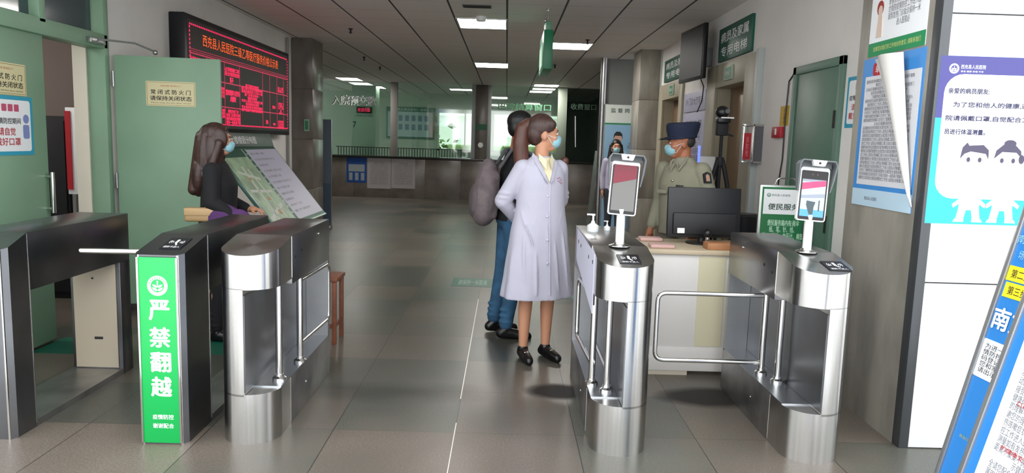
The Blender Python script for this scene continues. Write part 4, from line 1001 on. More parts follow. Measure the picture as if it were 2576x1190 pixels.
obj('plinth', G().box((dx0+0.01, dy0-0.002, 0.0), (1.24, dy0+0.0, 0.05)), mat('cream_plinth', '#bfb6a4', 0.6), t)
obj('lower_rail', G().box((dx0, dy0-0.006, 0.03), (dx1, dy0, 0.19), bev=0.002), DW, t)
# monitor
t = thing('computer_monitor', 'back of a black computer monitor on the guard desk', 'monitor', (1.38, 5.0, 0.84))
M = Matrix.Translation((1.375, 5.02, 0.885)) @ Matrix.Rotation(math.radians(2), 4, 'Z') @ Matrix.Rotation(math.radians(-4), 4, 'X')
obj('case', G().box((-0.255, 0.0, 0), (0.255, 0.03, 0.345), M, 0.008), mat('monitor_black', '#14151a', 0.4), t)
obj('rear_bulge', G().box((-0.22, -0.025, 0.02), (0.22, 0.0, 0.17), M, 0.01), mat('monitor_black2', '#101116', 0.5), t)
obj('label_sticker', G().box((-0.19, -0.0265, 0.03), (-0.14, -0.025, 0.065), M), WHITE, t)
obj('stand', G().lathe([(0.11, 0), (0.11, 0.01), (0.03, 0.016), (0.025, 0.08), (0, 0.08)], (1.375, 5.06, 0.84), 24), BLACK, t)
# webcam-like scanner in front
t = thing('desk_scanner', 'small silver and black scanner standing in front of the monitor', 'scanner', (1.37, 4.90, 0.84))
obj('stem', G().lathe([(0.03, 0), (0.03, 0.01), (0.014, 0.015), (0.014, 0.07), (0, 0.07)], (1.37, 4.90, 0.84)), CHROME, t)
obj('head', G().ell((1.37, 4.90, 0.93), (0.028, 0.028, 0.03)), BLACK, t)
tag(obj('wooden_box', G().box((1.33, 4.74, 0.84), (1.60, 4.86, 0.885), Matrix.Identity(4), 0.006), mat('tan_wood', '#a5714a', 0.5, noise=0.15, nscale=10)), 'tan wooden box on the front edge of the guard desk', 'box')
for (px, py, lab) in ((1603, 578, 'pink paper packet lying behind the middle turnstile, farther one'), (1645, 605, 'pink paper packet at the left front edge of the guard desk')):
    y_ = 5.15 if py < 590 else 4.80
    c = P(px, py, z=0.86); cx_ = max(c.x, 0.99)
    tag(obj('paper_packet', G().box((cx_-0.07, y_-0.06, 0.84), (cx_+0.09, y_+0.05, 0.865), None, 0.01), mat('pink_paper', '#c9a39d', 0.6), base=(cx_, y_, 0.84)), lab, 'packet', 'pink packets')

# camera tripod
t = thing('camera_tripod', 'black tripod with a thermal camera on top behind the monitor', 'tripod', (1.72, 5.9, 0))
TX, TY = 1.71, 5.9
obj('centre_column', G().tube([(TX, TY, 0.75), (TX, TY, 1.66)], 0.014, 12).lathe([(0.03, 0), (0.035, 0.03), (0.03, 0.07), (0, 0.07)], (TX, TY, 1.36), 16).box((TX-0.045, TY-0.03, 1.60), (TX+0.045, TY+0.03, 1.70), None, 0.01).tube([(TX+0.03, TY, 1.62), (TX+0.09, TY-0.01, 1.60)], 0.008, 8), BLACKM, t)
for k, (dx, dy) in enumerate(((-0.36, -0.10), (0.33, -0.16), (0.05, 0.40))):
    e = Vector((TX+dx, TY+dy, 0.012)); s_ = Vector((TX+dx*0.06, TY+dy*0.06, 1.40)); mid = s_.lerp(e, 0.42)
    obj('leg', G().cap(s_, 0.018, mid, 0.016).cap(mid, 0.012, e, 0.010), BLACKM, t)
cm = obj('camera_head', G().ell((TX-0.01, TY-0.02, 1.785), (0.055, 0.05, 0.05)).box((TX-0.05, TY-0.06, 1.70), (TX+0.05, TY+0.04, 1.745), None, 0.01), BLACK, t)
M = Matrix.Rotation(PI/2, 4, 'X')
obj('camera_lens', G().lathe([(0.0, -0.004), (0.018, -0.004), (0.018, 0.01), (0, 0.01)], (TX+0.012, TY-0.075, 1.79), 16, M), mat('lens_glass', '#8a8d90', 0.1, 0.6), cm)
obj('plate', G().box((TX-0.03, TY-0.07, 1.735), (TX+0.07, TY-0.03, 1.745)), WHITEP, cm)

# blue lit thermometer and small white device behind guard
t = thing('card_terminal', 'white terminal with a blue light on the lift side of the tripod', 'terminal', (1.88, 6.9, 0))
obj('post', G().tube([(1.95, 7.2, 0), (1.95, 7.2, 1.3)], 0.02, 12), STEELD, t)
obj('box', G().box((1.88, 7.15, 1.28), (2.03, 7.25, 1.42), None, 0.01), WHITEP, t)
obj('blue_light', G().box((1.865, 7.16, 1.36), (1.88, 7.2, 1.52), None, 0.003), mat('blue_glow', (0.10, 0.15, 0.9), 0.4, emit=1.2), t)

# convenience board (green and white)
t = thing('service_board', 'green and white service board with handle behind the right turnstile', 'board', (2.03, 5.3, 0))
f = Fr((1.84, 5.3, 0), (0.995, -0.10, 0)); w = 0.36
g = G(); f.box(g, 0, 0.35, w, 1.25, -0.03, 0, 0.006); obj('frame', g, mat('silver_frame', '#b5bab5', 0.3, 0.5), t)
g = G(); f.box(g, 0.018, 0.37, w-0.018, 1.235, 0, 0.003); obj('panel', g, mat('deep_green_print', '#17703f', 0.4), t)
g = G(); f.poly(g, [(0.03, 1.04), (w-0.03, 1.04), (w-0.03, 1.19), (w-0.06, 1.22), (0.03, 1.22)], 0.003, 0.004); obj('white_header', g, WHITE, t)
text(f, 0.20, 1.095, 0.005, '便民服务点', 0.05, mat('ink_green', '#20402f'), t, w=0.27, h=0.045, bold=0.02)
text(f, 0.15, 1.178, 0.005, '西充县人民医院', 0.03, mat('ink_green', '#20402f'), t, w=0.13, h=0.016)
emblem(f, 0.065, 1.178, 0.014, 0.0042, mat('exit_green', '#2f7d55', 0.5), t, WHITE)
text(f, w/2, 0.86, 0.004, '便民服务箱内有:雨伞\n纸、笔、针、线、\n剪刀、胶水、血压计、棉签\n刀、老花镜、放大镜、针\n线包、一次性水杯\n便民提示牌', 0.03, mat('mint_ink', '#bfe6c8'), t, w=0.29, h=0.28, bold=0.01)
obj('handle', G().tube(bend([f.at(0.10, 1.25), f.at(0.12, 1.30), f.at(0.24, 1.30), f.at(0.26, 1.25)], 0.02), 0.006, 10), CHROME, t)
obj('leg', G().tube([f.at(0.03, 0.36, -0.01), f.at(0.03, 0.0, 0.02)], 0.012, 10), CHROME, t); obj('leg', G().tube([f.at(w-0.03, 0.36, -0.01), f.at(w-0.03, 0.0, 0.02)], 0.012, 10), CHROME, t)
obj('rear_leg', G().tube([f.at(w/2, 1.1, -0.03), f.at(w/2, 0.0, -0.40)], 0.012, 10), CHROME, t)
# low steel cabinet behind right gate
t = thing('plastic_barrel', 'dark round bin standing against the right wall beside the guard desk', 'bin', (2.07, 6.3, 0))
obj('barrel', G().lathe([(0.11, 0), (0.12, 0.4), (0.13, 0.93), (0.11, 0.95), (0, 0.95)], (2.07, 6.3, 0), 28), mat('dark_bin', '#2c2e30', 0.4, 0.3), t)

# =================================================================== A BOARDS, front right
def a_board(yfar, length, xb, name, label, group='A-boards at the entrance', lean=0.215, top=1.42, prop=True):
    t = thing(name, label, 'A-board', (xb+0.15, yfar-length/2, 0), group)
    f = Fr((xb, yfar, 0.0), (0, -1, 0), (lean, 0, 1)); h = top
    g = G(); e = 0.022
    f.box(g, 0, 0.0, e, h, -0.02, 0.004, 0.004); f.box(g, length-e, 0.0, length, h, -0.02, 0.004, 0.004); f.box(g, 0, 0.06, length, 0.06+e, -0.02, 0.004, 0.004); f.box(g, 0, h-e, length, h, -0.02, 0.004, 0.004)
    obj('frame', g, mat('alu_frame', '#a6a8aa', 0.3, 0.8), t)
    g = G(); f.box(g, e, 0.08, length-e, h-e, -0.015, -0.005); obj('panel', g, mat('board_blue', '#2878bf', 0.4), t)
    xt = xb+lean*h*0.98
    if not prop:
        for yy in (yfar-0.02, yfar-length+0.02): obj('foot', G().box((xb-0.09, yy-0.015, 0), (xb+0.12, yy+0.015, 0.02), None, 0.004), mat('alu_frame', '#a6a8aa', 0.3, 0.8), t)
        return t, f
    g = G()
    for yy in (yfar-0.02, yfar-length+0.02): g.box((0, 0, 0), (1, 1, 1), Matrix.Translation((xt, yy-0.01, 0)) @ Matrix(((1, 0, 0, 0), (0, 1, 0, 0), (0, 0, 1, 0), (0, 0, 0, 1))) @ Matrix(((0.02, 0, 0.24, 0), (0, 0.02, 0, 0), (0, 0, -h*0.97, h*0.97), (0, 0, 0, 1))))
    obj('rear_leg', g, mat('alu_frame', '#a6a8aa', 0.3, 0.8), t)
    return t, f
_a = P(2350, 1190, y=2.5); _b = P(2576, 520, y=2.5)
lean1 = (_b.x-_a.x)/(_b.z-_a.z); xb1 = _a.x-lean1*_a.z
t, f = a_board(2.5, 0.6, xb1, 'a_board', 'blue board with two yellow step tags and big white characters, behind the nearest board', lean=lean1)
def onb(px, py):
    # meet the sight line with the leaning panel
    d = _F*FPX+_R*(px-1288)-_U*(py-595); d = Vector(d); o = Vector((0, 0, CAMH))
    k = (f.o-o).dot(f.n)/d.dot(f.n); q = o+d*k-f.o; return q.dot(f.r), q.dot(f.u)
for (px, py, tx) in ((2556, 690, '第二步'), (2546, 732, '第三步')):
    a, b = onb(px, py); g = G(); f.box(g, a-0.045, b-0.026, a+0.16, b+0.026, -0.005, -0.003); obj('yellow_tag', g, YELLOW, t)
    text(f, a+0.02, b, -0.002, tx, 0.03, INK, t, w=0.09, h=0.03)
a, b = onb(2505, 790); text(f, a-0.01, b-0.01, -0.002, '南充市', 0.08, WHITE, t, align='LEFT', w=0.26, h=0.075, bold=0.03)
a, b = onb(2470, 905); g = G(); f.poly(g, roundrect(a-0.03, b-0.06, a+0.32, b+0.075, 0.015), -0.005, -0.003); obj('white_box', g, WHITE, t)
text(f, a-0.01, b+0.01, -0.002, '为进一步做好疫\n情防控工作请扫\n码登记信息为了\n您和家人的健康\n请出示健康码', 0.02, INK, t, align='LEFT', w=0.22, h=0.105)
a, b = onb(2560, 600); text(f, a, b, -0.002, '南充市疫情', 0.03, mat('sky_ink', '#8fc3e8'), t, align='LEFT', w=0.2, h=0.03); a, b = onb(2562, 640); text(f, a, b, -0.002, '场所码使用步骤', 0.03, mat('sky_ink', '#8fc3e8'), t, align='LEFT', w=0.2, h=0.03)
a, b = onb(2410, 1100); text(f, a, b+0.01, -0.002, '微信扫一扫', 0.03, mat('olive_ink', '#9aa65a'), t, align='LEFT', w=0.08, h=0.012)
# second one nearer
_a = P(2408, 1190, y=2.22); _b = P(2576, 735, y=2.22)
lean2 = (_b.x-_a.x)/(_b.z-_a.z); xb2 = _a.x-lean2*_a.z
t, f = a_board(2.22, 0.6, xb2, 'a_board', 'nearest board with a white page of dense grey and red text', lean=lean2, top=1.30, prop=False)
g = G(); f.box(g, 0.065, 0.14, 0.56, 1.22, -0.005, -0.003); obj('page', g, WHITE, t)
text(f, 0.315, 0.72, -0.002, lines(34, 22, 61), 0.02, GREYINK, t, w=0.42, h=0.90)
for b in (0.95, 0.80, 0.66, 0.50, 0.36): text(f, 0.30, b, -0.0015, lines(1, 14, int(b*100)), 0.02, mat('red_print', '#b3202c'), t, w=0.34, h=0.016)

# =================================================================== FAR HALL: counter and glass front
YC = 18.7
CT = mat('counter_stone', '#7c746b', 0.25, noise=0.15, nscale=3)
t = thing('payment_counter', 'long dark stone payment counter across the back of the hall', 'counter', (-1, YC, 0))
g = G(); x = -4.74
while x < 2.6:
    x2 = min(x+0.9, 2.74); g.box((x+0.002, YC, 0.0), (x2-0.002, YC+0.04, 1.0), None, 0.004); x += 0.9
g.box((-4.74, YC+0.03, 0), (2.74, YC+0.5, 1.0)); obj('front', g, CT, t)
obj('counter_top', G().box((-4.74, YC-0.05, 1.0), (2.74, YC+0.55, 1.05), None, 0.006), mat('counter_top_dark', '#2a2a28', 0.2), t)
t = thing('glass_screen', 'tall glass screen standing on the payment counter up to the ceiling', 'glass screen', (-1, YC+0.2, 1.05))
for x0, x1 in ((-4.7, -2.95), (-2.78, -0.9), (-0.41, 1.27), (1.50, 2.7)):
    obj('pane', G().box((x0, YC+0.2, 1.05), (x1, YC+0.208, ZC)), glassmat('screen_glass', (0.72, 0.82, 0.76), 0.10), t)
obj('mullion', G().box((-2.95, YC+0.12, 1.05), (-2.78, YC+0.28, ZC), None, 0.005), mat('mullion_grey', '#8a8682', 0.45), t)
obj('mullion', G().box((1.27, YC+0.12, 1.05), (1.50, YC+0.28, ZC), None, 0.005), mat('mullion_pale', '#8f9889', 0.45), t)
t = thing('clad_pillar', 'stone pillar with pale edges and a green band in the glass front', 'pillar', (-0.65, YC+0.2, 1.05))
obj('shaft', G().box((-0.80, YC+0.08, 1.05), (-0.50, YC+0.40, ZC), None, 0.005), GRAND, t)
obj('edge_strip', G().box((-0.90, YC+0.10, 1.05), (-0.80, YC+0.38, ZC), None, 0.004), mat('pale_trim', '#aeb6b4', 0.4), t); obj('edge_strip', G().box((-0.50, YC+0.10, 1.05), (-0.41, YC+0.38, ZC), None, 0.004), mat('pale_trim', '#aeb6b4', 0.4), t)
obj('green_band', G().box((-0.79, YC+0.07, 1.78), (-0.51, YC+0.08, 1.92)), mat('band_green', '#1e5c3e', 0.5), t)
tag(obj('white_disc_sign', G().lathe([(0, 0), (0.065, 0), (0.065, 0.012), (0, 0.012)], (-0.66, YC+0.08, 1.40), 24, Matrix.Rotation(PI/2, 4, 'X')), mat('white_disc_face', '#f2f4f0', 0.4)), 'round white sticker on the pillar in the glass front', 'sticker')
fg = Fr((0, YC+0.19, 0), (1, 0, 0))
def sign(label, px0, px1, py, body, m, mb=None, h=0.2):
    a = P(px0, py, y=YC+0.19); b = P(px1, py, y=YC+0.19); z = (a.z+b.z)/2
    t = thing('window_lettering', label, 'sign', ((a.x+b.x)/2, YC+0.19, z-h/2), 'lettering on the glass front')
    if mb: text(Fr((0.006, YC+0.195, -0.006), (1, 0, 0)), (a.x+b.x)/2, z, 0, body, 0.2, mb, t, w=b.x-a.x, h=h, bold=0.014, name='letter_outline')
    text(fg, (a.x+b.x)/2, z, 0.005, body, 0.2, m, t, w=b.x-a.x, h=h, bold=0.006)
sign('black and white admission prepayment lettering on the left pane', 835, 945, 252, '入院预交款', INK, mat('letter_white', '#d0d4cf', 0.5), 0.24)
sign('green outlined window lettering over the right daylight window', 1252, 1386, 269, '出院结算窗口', mat('letter_green', '#5f9a72', 0.5), mat('letter_dark', '#20302a'), 0.17)
sign('dim lettering on the dark pane at the right', 1436, 1500, 269, '收费窗口', mat('letter_dim', '#4c6355', 0.5), None, 0.15)
# posters on the counter front
def cposter(px0, px1, py0, py1, label, m):
    a = P(px0, py0, y=YC-0.003); b = P(px1, py1, y=YC-0.003)
    t = thing('counter_notice', label, 'poster', ((a.x+b.x)/2, YC-0.003, b.z), 'notices on the counter front')
    z1 = min(a.z, 0.995)
    obj('sheet', G().box((a.x, YC-0.004, b.z), (b.x, YC, z1)), m, t); return t, a.x, b.x, b.z, z1
fc = Fr((0, YC-0.004, 0), (1, 0, 0))
t, x0, x1, z0, z1 = cposter(872, 922, 392, 460, 'blue notice on the counter front with small white slips', mat('deep_blue_print', '#1f4f9a', 0.5))
g = G()
for k in range(3): fc.box(g, x0+0.06+k*0.15, z0+0.06, x0+0.15+k*0.15, z0+0.25, 0, 0.002)
fc.box(g, x0+0.05, z0+0.28, x1-0.05, z0+0.46, 0, 0.002); obj('slips', g, mat('slip_grey', '#9aa3a8', 0.5), t)
for (p0, p1, lab) in ((924, 983, 'left white sheet of the pair on the counter front'), (985, 1044, 'right white sheet of the pair on the counter front')):
    t, x0, x1, z0, z1 = cposter(p0, p1, 393, 475, lab, mat('grey_white_sheet', '#b4afb0', 0.6))
    text(fc, (x0+x1)/2, (z0+z1)/2, 0.001, lines(9, 10, p0), 0.05, mat('faint_ink', '#8c8788'), t, w=(x1-x0)*0.75, h=(z1-z0)*0.75)
# office behind the glass
t = thing('office_pillar', 'pale green pillar behind the glass with a red number display', 'pillar', (-3.6, 20.2, 0))
a = P(886, 230, y=20.3); b = P(945, 230, y=20.3)
obj('shaft', G().box((a.x, 20.3, 0), (b.x, 20.9, ZC)), mat('pillar_mint', '#a8b8aa', 0.6), t)
tt = thing('number_display', 'small red LED number display on the pale green pillar', 'display', (-3.6, 20.28, 2.1))
c = P(897, 268, y=20.28); d_ = P(935, 285, y=20.28)
obj('case', G().box((c.x, 20.25, d_.z), (d_.x, 20.30, c.z), None, 0.005), BLACK, tt)
text(Fr((0, 20.25, 0), (1, 0, 0)), (c.x+d_.x)/2, (c.z+d_.z)/2, 0.002, '欢迎光临', 0.1, mat('led_red', (1.0, 0.015, 0.07)), tt, w=(d_.x-c.x)*0.8, h=(c.z-d_.z)*0.6, bold=0.02)
v = P(915, 291, y=20.3); text(Fr((0, 20.3, 0), (1, 0, 0)), v.x, v.z, 0.002, '入院登记办理处', 0.06, INK, t, w=0.5, h=0.06)
v = P(889, 313, y=20.3); text(Fr((0, 20.3, 0), (1, 0, 0)), v.x+0.03, v.z, 0.002, '7', 0.2, INK, t, h=0.16, bold=0.02)
t = thing('staff_photo_board', 'framed board of staff photographs on the office back wall', 'board', (-3, YB, 1.4))
a = P(972, 268, y=YB-0.05); b = P(1092, 350, y=YB-0.05)
obj('frame', G().box((a.x, YB-0.06, b.z), (b.x, YB, a.z), None, 0.01), mat('board_teal', '#4d7a6c', 0.4), t)
obj('panel', G().box((a.x+0.05, YB-0.065, b.z+0.05), (b.x-0.05, YB-0.06, a.z-0.14)), mat('board_pale', '#a7b9bd', 0.4), t)
fb = Fr((0, YB-0.065, 0), (1, 0, 0)); text(fb, (a.x+b.x)/2, a.z-0.07, 0.003, '医务人员公示栏一览表', 0.1, WHITE, t, w=1.0, h=0.07)
for r_ in range(2):
    for c_ in range(6):
        xx = a.x+0.18+c_*0.20; zz = a.z-0.42-r_*0.27; g = G(); fb.box(g, xx, zz, xx+0.12, zz+0.17, 0, 0.004); obj('photo_print', g, mat('photo_blue', '#6d8496', 0.5), t)
# railing-like dividers behind the glass
g = G()
for k in range(46):
    xx = -4.45+k*0.072; g.box((xx, 19.6, 1.02), (xx+0.018, 19.62, 1.24))
for k in range(14):
    xx = -0.95+k*0.05-0.45; g.box((xx, 22.2, 1.0), (xx+0.014, 22.22, 1.20))
t = thing('counter_railing', 'dark low railing behind the glass along the payment counter', 'railing', (-2.8, 19.6, 0))
obj('bars', g, mat('dark_rail', '#23292a', 0.5), t)
obj('rail', G().box((-4.5, 19.59, 1.24), (-1.1, 19.63, 1.26)).box((-1.45, 22.19, 1.20), (-0.7, 22.23, 1.22)), mat('dark_rail', '#23292a', 0.5), t)
obj('support', G().box((-4.5, 19.57, 0), (-1.1, 19.66, 1.02)).box((-1.45, 22.17, 0), (-0.7, 22.25, 1.0)), mat('dark_rail', '#23292a', 0.5), t)
# door with steel pull handle in the dark pane at right
t = thing('dark_shutter', 'dark louvred shutter behind the right pane of the glass front', 'shutter', (2.1, 19.1, 0))
g = G()
for k in range(34): g.box((1.5, 19.1, 1.06+k*0.054), (2.72, 19.12, 1.06+k*0.054+0.048))
g.box((1.5, 19.12, 1.05), (2.72, 19.15, ZC)); obj('slats', g, mat('shutter_dark', '#353a36', 0.45), t)
tag(obj('door_pull', G().tube([P(1447, 292, y=18.86), P(1447, 370, y=18.86)], 0.02, 12), CHROME), 'long vertical steel pull handle on the dark right pane', 'handle')

# outside seen through the rear windows
tag(obj('far_building', G().box((-6, 34, 0), (6, 36, 2.6)).box((-6.2, 33.7, 2.6), (6.2, 36.2, 2.8)), mat('pale_facade', '#dcdcd6', 0.7)), 'pale low building in daylight beyond the rear windows', 'building')
g = G(); rnd = random.Random(5)
for k in range(260):
    c = Vector((-2.9+rnd.gauss(0, 0.45), 25+rnd.gauss(0, 0.25), abs(rnd.gauss(1.2, 0.5)))); a = rnd.uniform(0, 2*PI); s_ = rnd.uniform(0.08, 0.18); e1 = Vector((math.cos(a), math.sin(a), rnd.uniform(-0.4, 0.4)))*s_; e2 = Vector((-math.sin(a)*0.5, math.cos(a)*0.5, rnd.uniform(0.3, 1)))*s_
    g.add([c-e1, c-e2*0.5, c+e1, c+e2], [(0, 1, 2, 3)])
t = thing('garden_shrub', 'leafy green shrub outside the rear window beside the staff board', 'shrub', (-2.9, 25, 0))
obj('leaves', g, mat('leaf_green', '#6d8a45', 0.6), t); obj('stem', G().tube([(-2.9, 25, 0), (-2.85, 25, 1.2)], 0.05, 8), mat('bark', '#57483a'), t)
tag(obj('hedge', G().box((-2.2, 27, 0), (4, 28, 1.35), None, 0.1), mat('hedge_green', '#7d8f5a', 0.8, noise=0.4, nscale=6, bump=0.8)), 'clipped green hedge outside the rear windows', 'hedge')

# banners on the left of the far hall
def rollup(px0, px1, py0, py1, ybase, label, m, m2):
    a = P(px0, py1, z=0.0) if ybase is None else P(px0, py1, y=ybase); b = P(px1, py1, y=a.y); top = P(px0, py0, y=a.y).z
    t = thing('banner_stand', label, 'banner', ((a.x+b.x)/2, a.y, 0), 'banners in the far hall')
    obj('base', G().box((a.x, a.y-0.08, 0), (b.x, a.y+0.08, 0.06), None, 0.01), STEELD, t)
    obj('sheet', G().box((a.x, a.y-0.005, 0.06), (b.x, a.y+0.005, top), None), m, t)
    obj('lower_field', G().box((a.x+0.01, a.y-0.007, 0.1), (b.x-0.01, a.y-0.005, top*0.42)), m2, t)
    obj('pole', G().tube([(b.x, a.y+0.01, 0.05), (b.x, a.y+0.01, top)], 0.01, 8), CHROME, t)
rollup(787, 799, 290, 470, 12.4, 'narrow deep blue banner beside the left pillar', mat('banner_blue', '#234f96', 0.5), mat('banner_dark', '#1e2a3c', 0.5))
rollup(808, 834, 300, 500, 12.0, 'grey blue banner just right of the deep blue one', mat('banner_greyblue', '#5d6c78', 0.5), mat('banner_slate', '#4a5a6c', 0.5))
t = thing('exit_sign', 'small green exit sign on the left granite pillar', 'sign', (-2.9, 10.9, 1.62), 'small exit signs')
a = P(766, 300, y=10.9); b = P(778, 330, y=10.9)
obj('plate', G().box((a.x, 10.88, b.z), (b.x, 10.9, a.z)), mat('exit_pale', '#8fb0a0', 0.5), t)
obj('panel', G().box((a.x+0.01, 10.878, b.z+0.02), (b.x-0.01, 10.88, a.z-0.02)), mat('exit_green', '#2f7d55', 0.5), t)
# horn speaker / wall lamp on left pillar
tag(obj('wall_pipe', G().tube([(XL+0.03, 10.62, 0), (XL+0.03, 10.62, 2.86)], 0.018, 10), mat('pale_pipe', '#8f8f8c', 0.4)), 'thin pale pipe running up the left wall beside the LED board', 'pipe')

# standee display beside right pillar
t = thing('portrait_display', 'blue portrait display board with a white header behind the far masked person', 'display board', (1.85, 12.1, 0))
f = Fr((1.585, 12.1, 0), (1, 0, 0)); w = 0.49
g = G(); f.box(g, 0, 0.1, w, 2.16, -0.04, 0, 0.006); obj('case', g, mat('case_grey', '#7f8784', 0.4), t)
g = G(); f.box(g, 0.01, 1.86, w-0.01, 2.15, 0, 0.003); obj('header', g, mat('header_white', '#c5cbc4', 0.5), t)
text(f, w/2, 2.06, 0.004, '监 督 岗', 0.08, mat('ink_green', '#20402f'), t, w=0.30, h=0.07, bold=0.02)
g = G(); f.box(g, 0, 1.835, w, 1.86, 0, 0.004); obj('green_line', g, mat('exit_green', '#2f7d55', 0.5), t)
g = G(); f.box(g, 0.01, 0.12, w-0.01, 1.83, 0, 0.003); obj('blue_field', g, mat('portrait_blue', '#7da3bd', 0.5), t)
g = G(); f.disc(g, 0.23, 1.60, 0.062, 0.003, 0.005, ry=0.085); f.box(g, 0.20, 1.46, 0.26, 1.54, 0.003, 0.0045); obj('portrait_face', g, mat('portrait_skin', '#b98f7c', 0.6), t)
g = G(); f.poly(g, [(0.155, 1.60), (0.165, 1.68), (0.20, 1.72), (0.26, 1.72), (0.298, 1.68), (0.305, 1.60), (0.285, 1.65), (0.18, 1.655)], 0.005, 0.006); obj('portrait_hair', g, INK, t)
g = G(); f.poly(g, [(0.06, 1.22), (0.40, 1.22), (0.38, 1.40), (0.27, 1.47), (0.19, 1.47), (0.09, 1.40)], 0.003, 0.0045); obj('portrait_shirt', g, mat('portrait_shirt', '#9fb4c6', 0.6), t)
text(f, 0.42, 1.50, 0.005, '张\n医生', 0.04, mat('navy_ink', '#2c2f4a'), t, w=0.06, h=0.10)
obj('foot', G().box((1.6, 11.95, 0), (2.05, 12.2, 0.1), None, 0.01), STEELD, t)
t = thing('side_notice', 'narrow pale notice column between the portrait display and the right pillar', 'sign', (2.1, 11.9, 0))
a = P(1598, 270, y=11.8); b = P(1609, 520, y=11.8)
obj('panel', G().box((a.x, 11.8, 0.0), (b.x+0.05, 11.84, 2.2)), mat('notice_grey', '#8f999c', 0.5), t)
obj('red_mark', G().box((a.x, 11.795, 2.03), (b.x+0.05, 11.8, 2.12)).box((a.x, 11.795, 1.42), (b.x+0.05, 11.8, 1.52)), RED, t)
obj('purple_panel', G().box((a.x, 11.795, 1.2), (b.x+0.05, 11.8, 1.40)), mat('slate_violet', '#5b5f86', 0.5), t)
# folding sign seen from the side
t = thing('folding_sign', 'grey folding sign seen edge-on left of the middle face scanner', 'A-board', (1.45, 12.8, 0))
a = P(1505, 395, y=12.6); b = P(1483, 545, y=12.6); 
obj('front_panel', G().prism([(12.55, 0), (13.15, 0), (13.15, a.z+0.1), (12.55, a.z+0.1)], lambda y_, z_: (b.x+(a.x-b.x)*z_/a.z, y_, z_), lambda y_, z_: (b.x+0.03+(a.x-b.x)*z_/a.z, y_, z_)), mat('sign_grey', '#5f6461', 0.4), t)
obj('rear_leg', G().tube([(a.x, 12.6, a.z), (a.x+0.10, 12.6, 0)], 0.015, 8).tube([(a.x, 13.1, a.z), (a.x+0.10, 13.1, 0)], 0.015, 8), CHROME, t)
obj('edge_frame', G().tube([(b.x, 12.54, 0), (a.x+0.02, 12.54, a.z+0.1)], 0.014, 8), CHROME, t)

# =================================================================== PEOPLE
def hand(g, w, d, s=1.0, side=1, palm=(0, 0, -1), curl=0.5):
    """w wrist point, d direction of the fingers"""
    w = Vector(w); d = Vector(d).normalized(); up = Vector(palm); up = (up-d*up.dot(d)).normalized(); lat = d.cross(up)*side
    c = w+d*0.045*s; g.cap(w, 0.024*s, c, 0.028*s, 12)
    for o in (-0.022, -0.007, 0.008, 0.022): g.cap(w+d*0.02*s+lat*o*0.6*s, 0.014*s, w+d*0.085*s+lat*o*s, 0.0115*s, 10)
    for i, (o, ln) in enumerate(((-0.026, 0.058), (-0.009, 0.07), (0.009, 0.075), (0.026, 0.066))):
        k = w+d*0.085*s+lat*o*s; a = curl*0.8; m1 = k+(d*math.cos(a)+up*math.sin(a))*ln*0.5*s; a2 = curl*1.9
        e = m1+(d*math.cos(a2)+up*math.sin(a2))*ln*0.5*s
        g.cap(k, 0.0095*s, m1, 0.0085*s, 8); g.cap(m1, 0.0085*s, e, 0.007*s, 8)
    b = w+d*0.03*s+lat*0.026*s; m1 = b+(d*0.6+lat*0.6+up*0.35).normalized()*0.038*s; g.cap(b, 0.013*s, m1, 0.011*s, 8); g.cap(m1, 0.010*s, m1+(d*0.9+lat*0.1+up*0.3).normalized()*0.032*s, 0.008*s, 8)

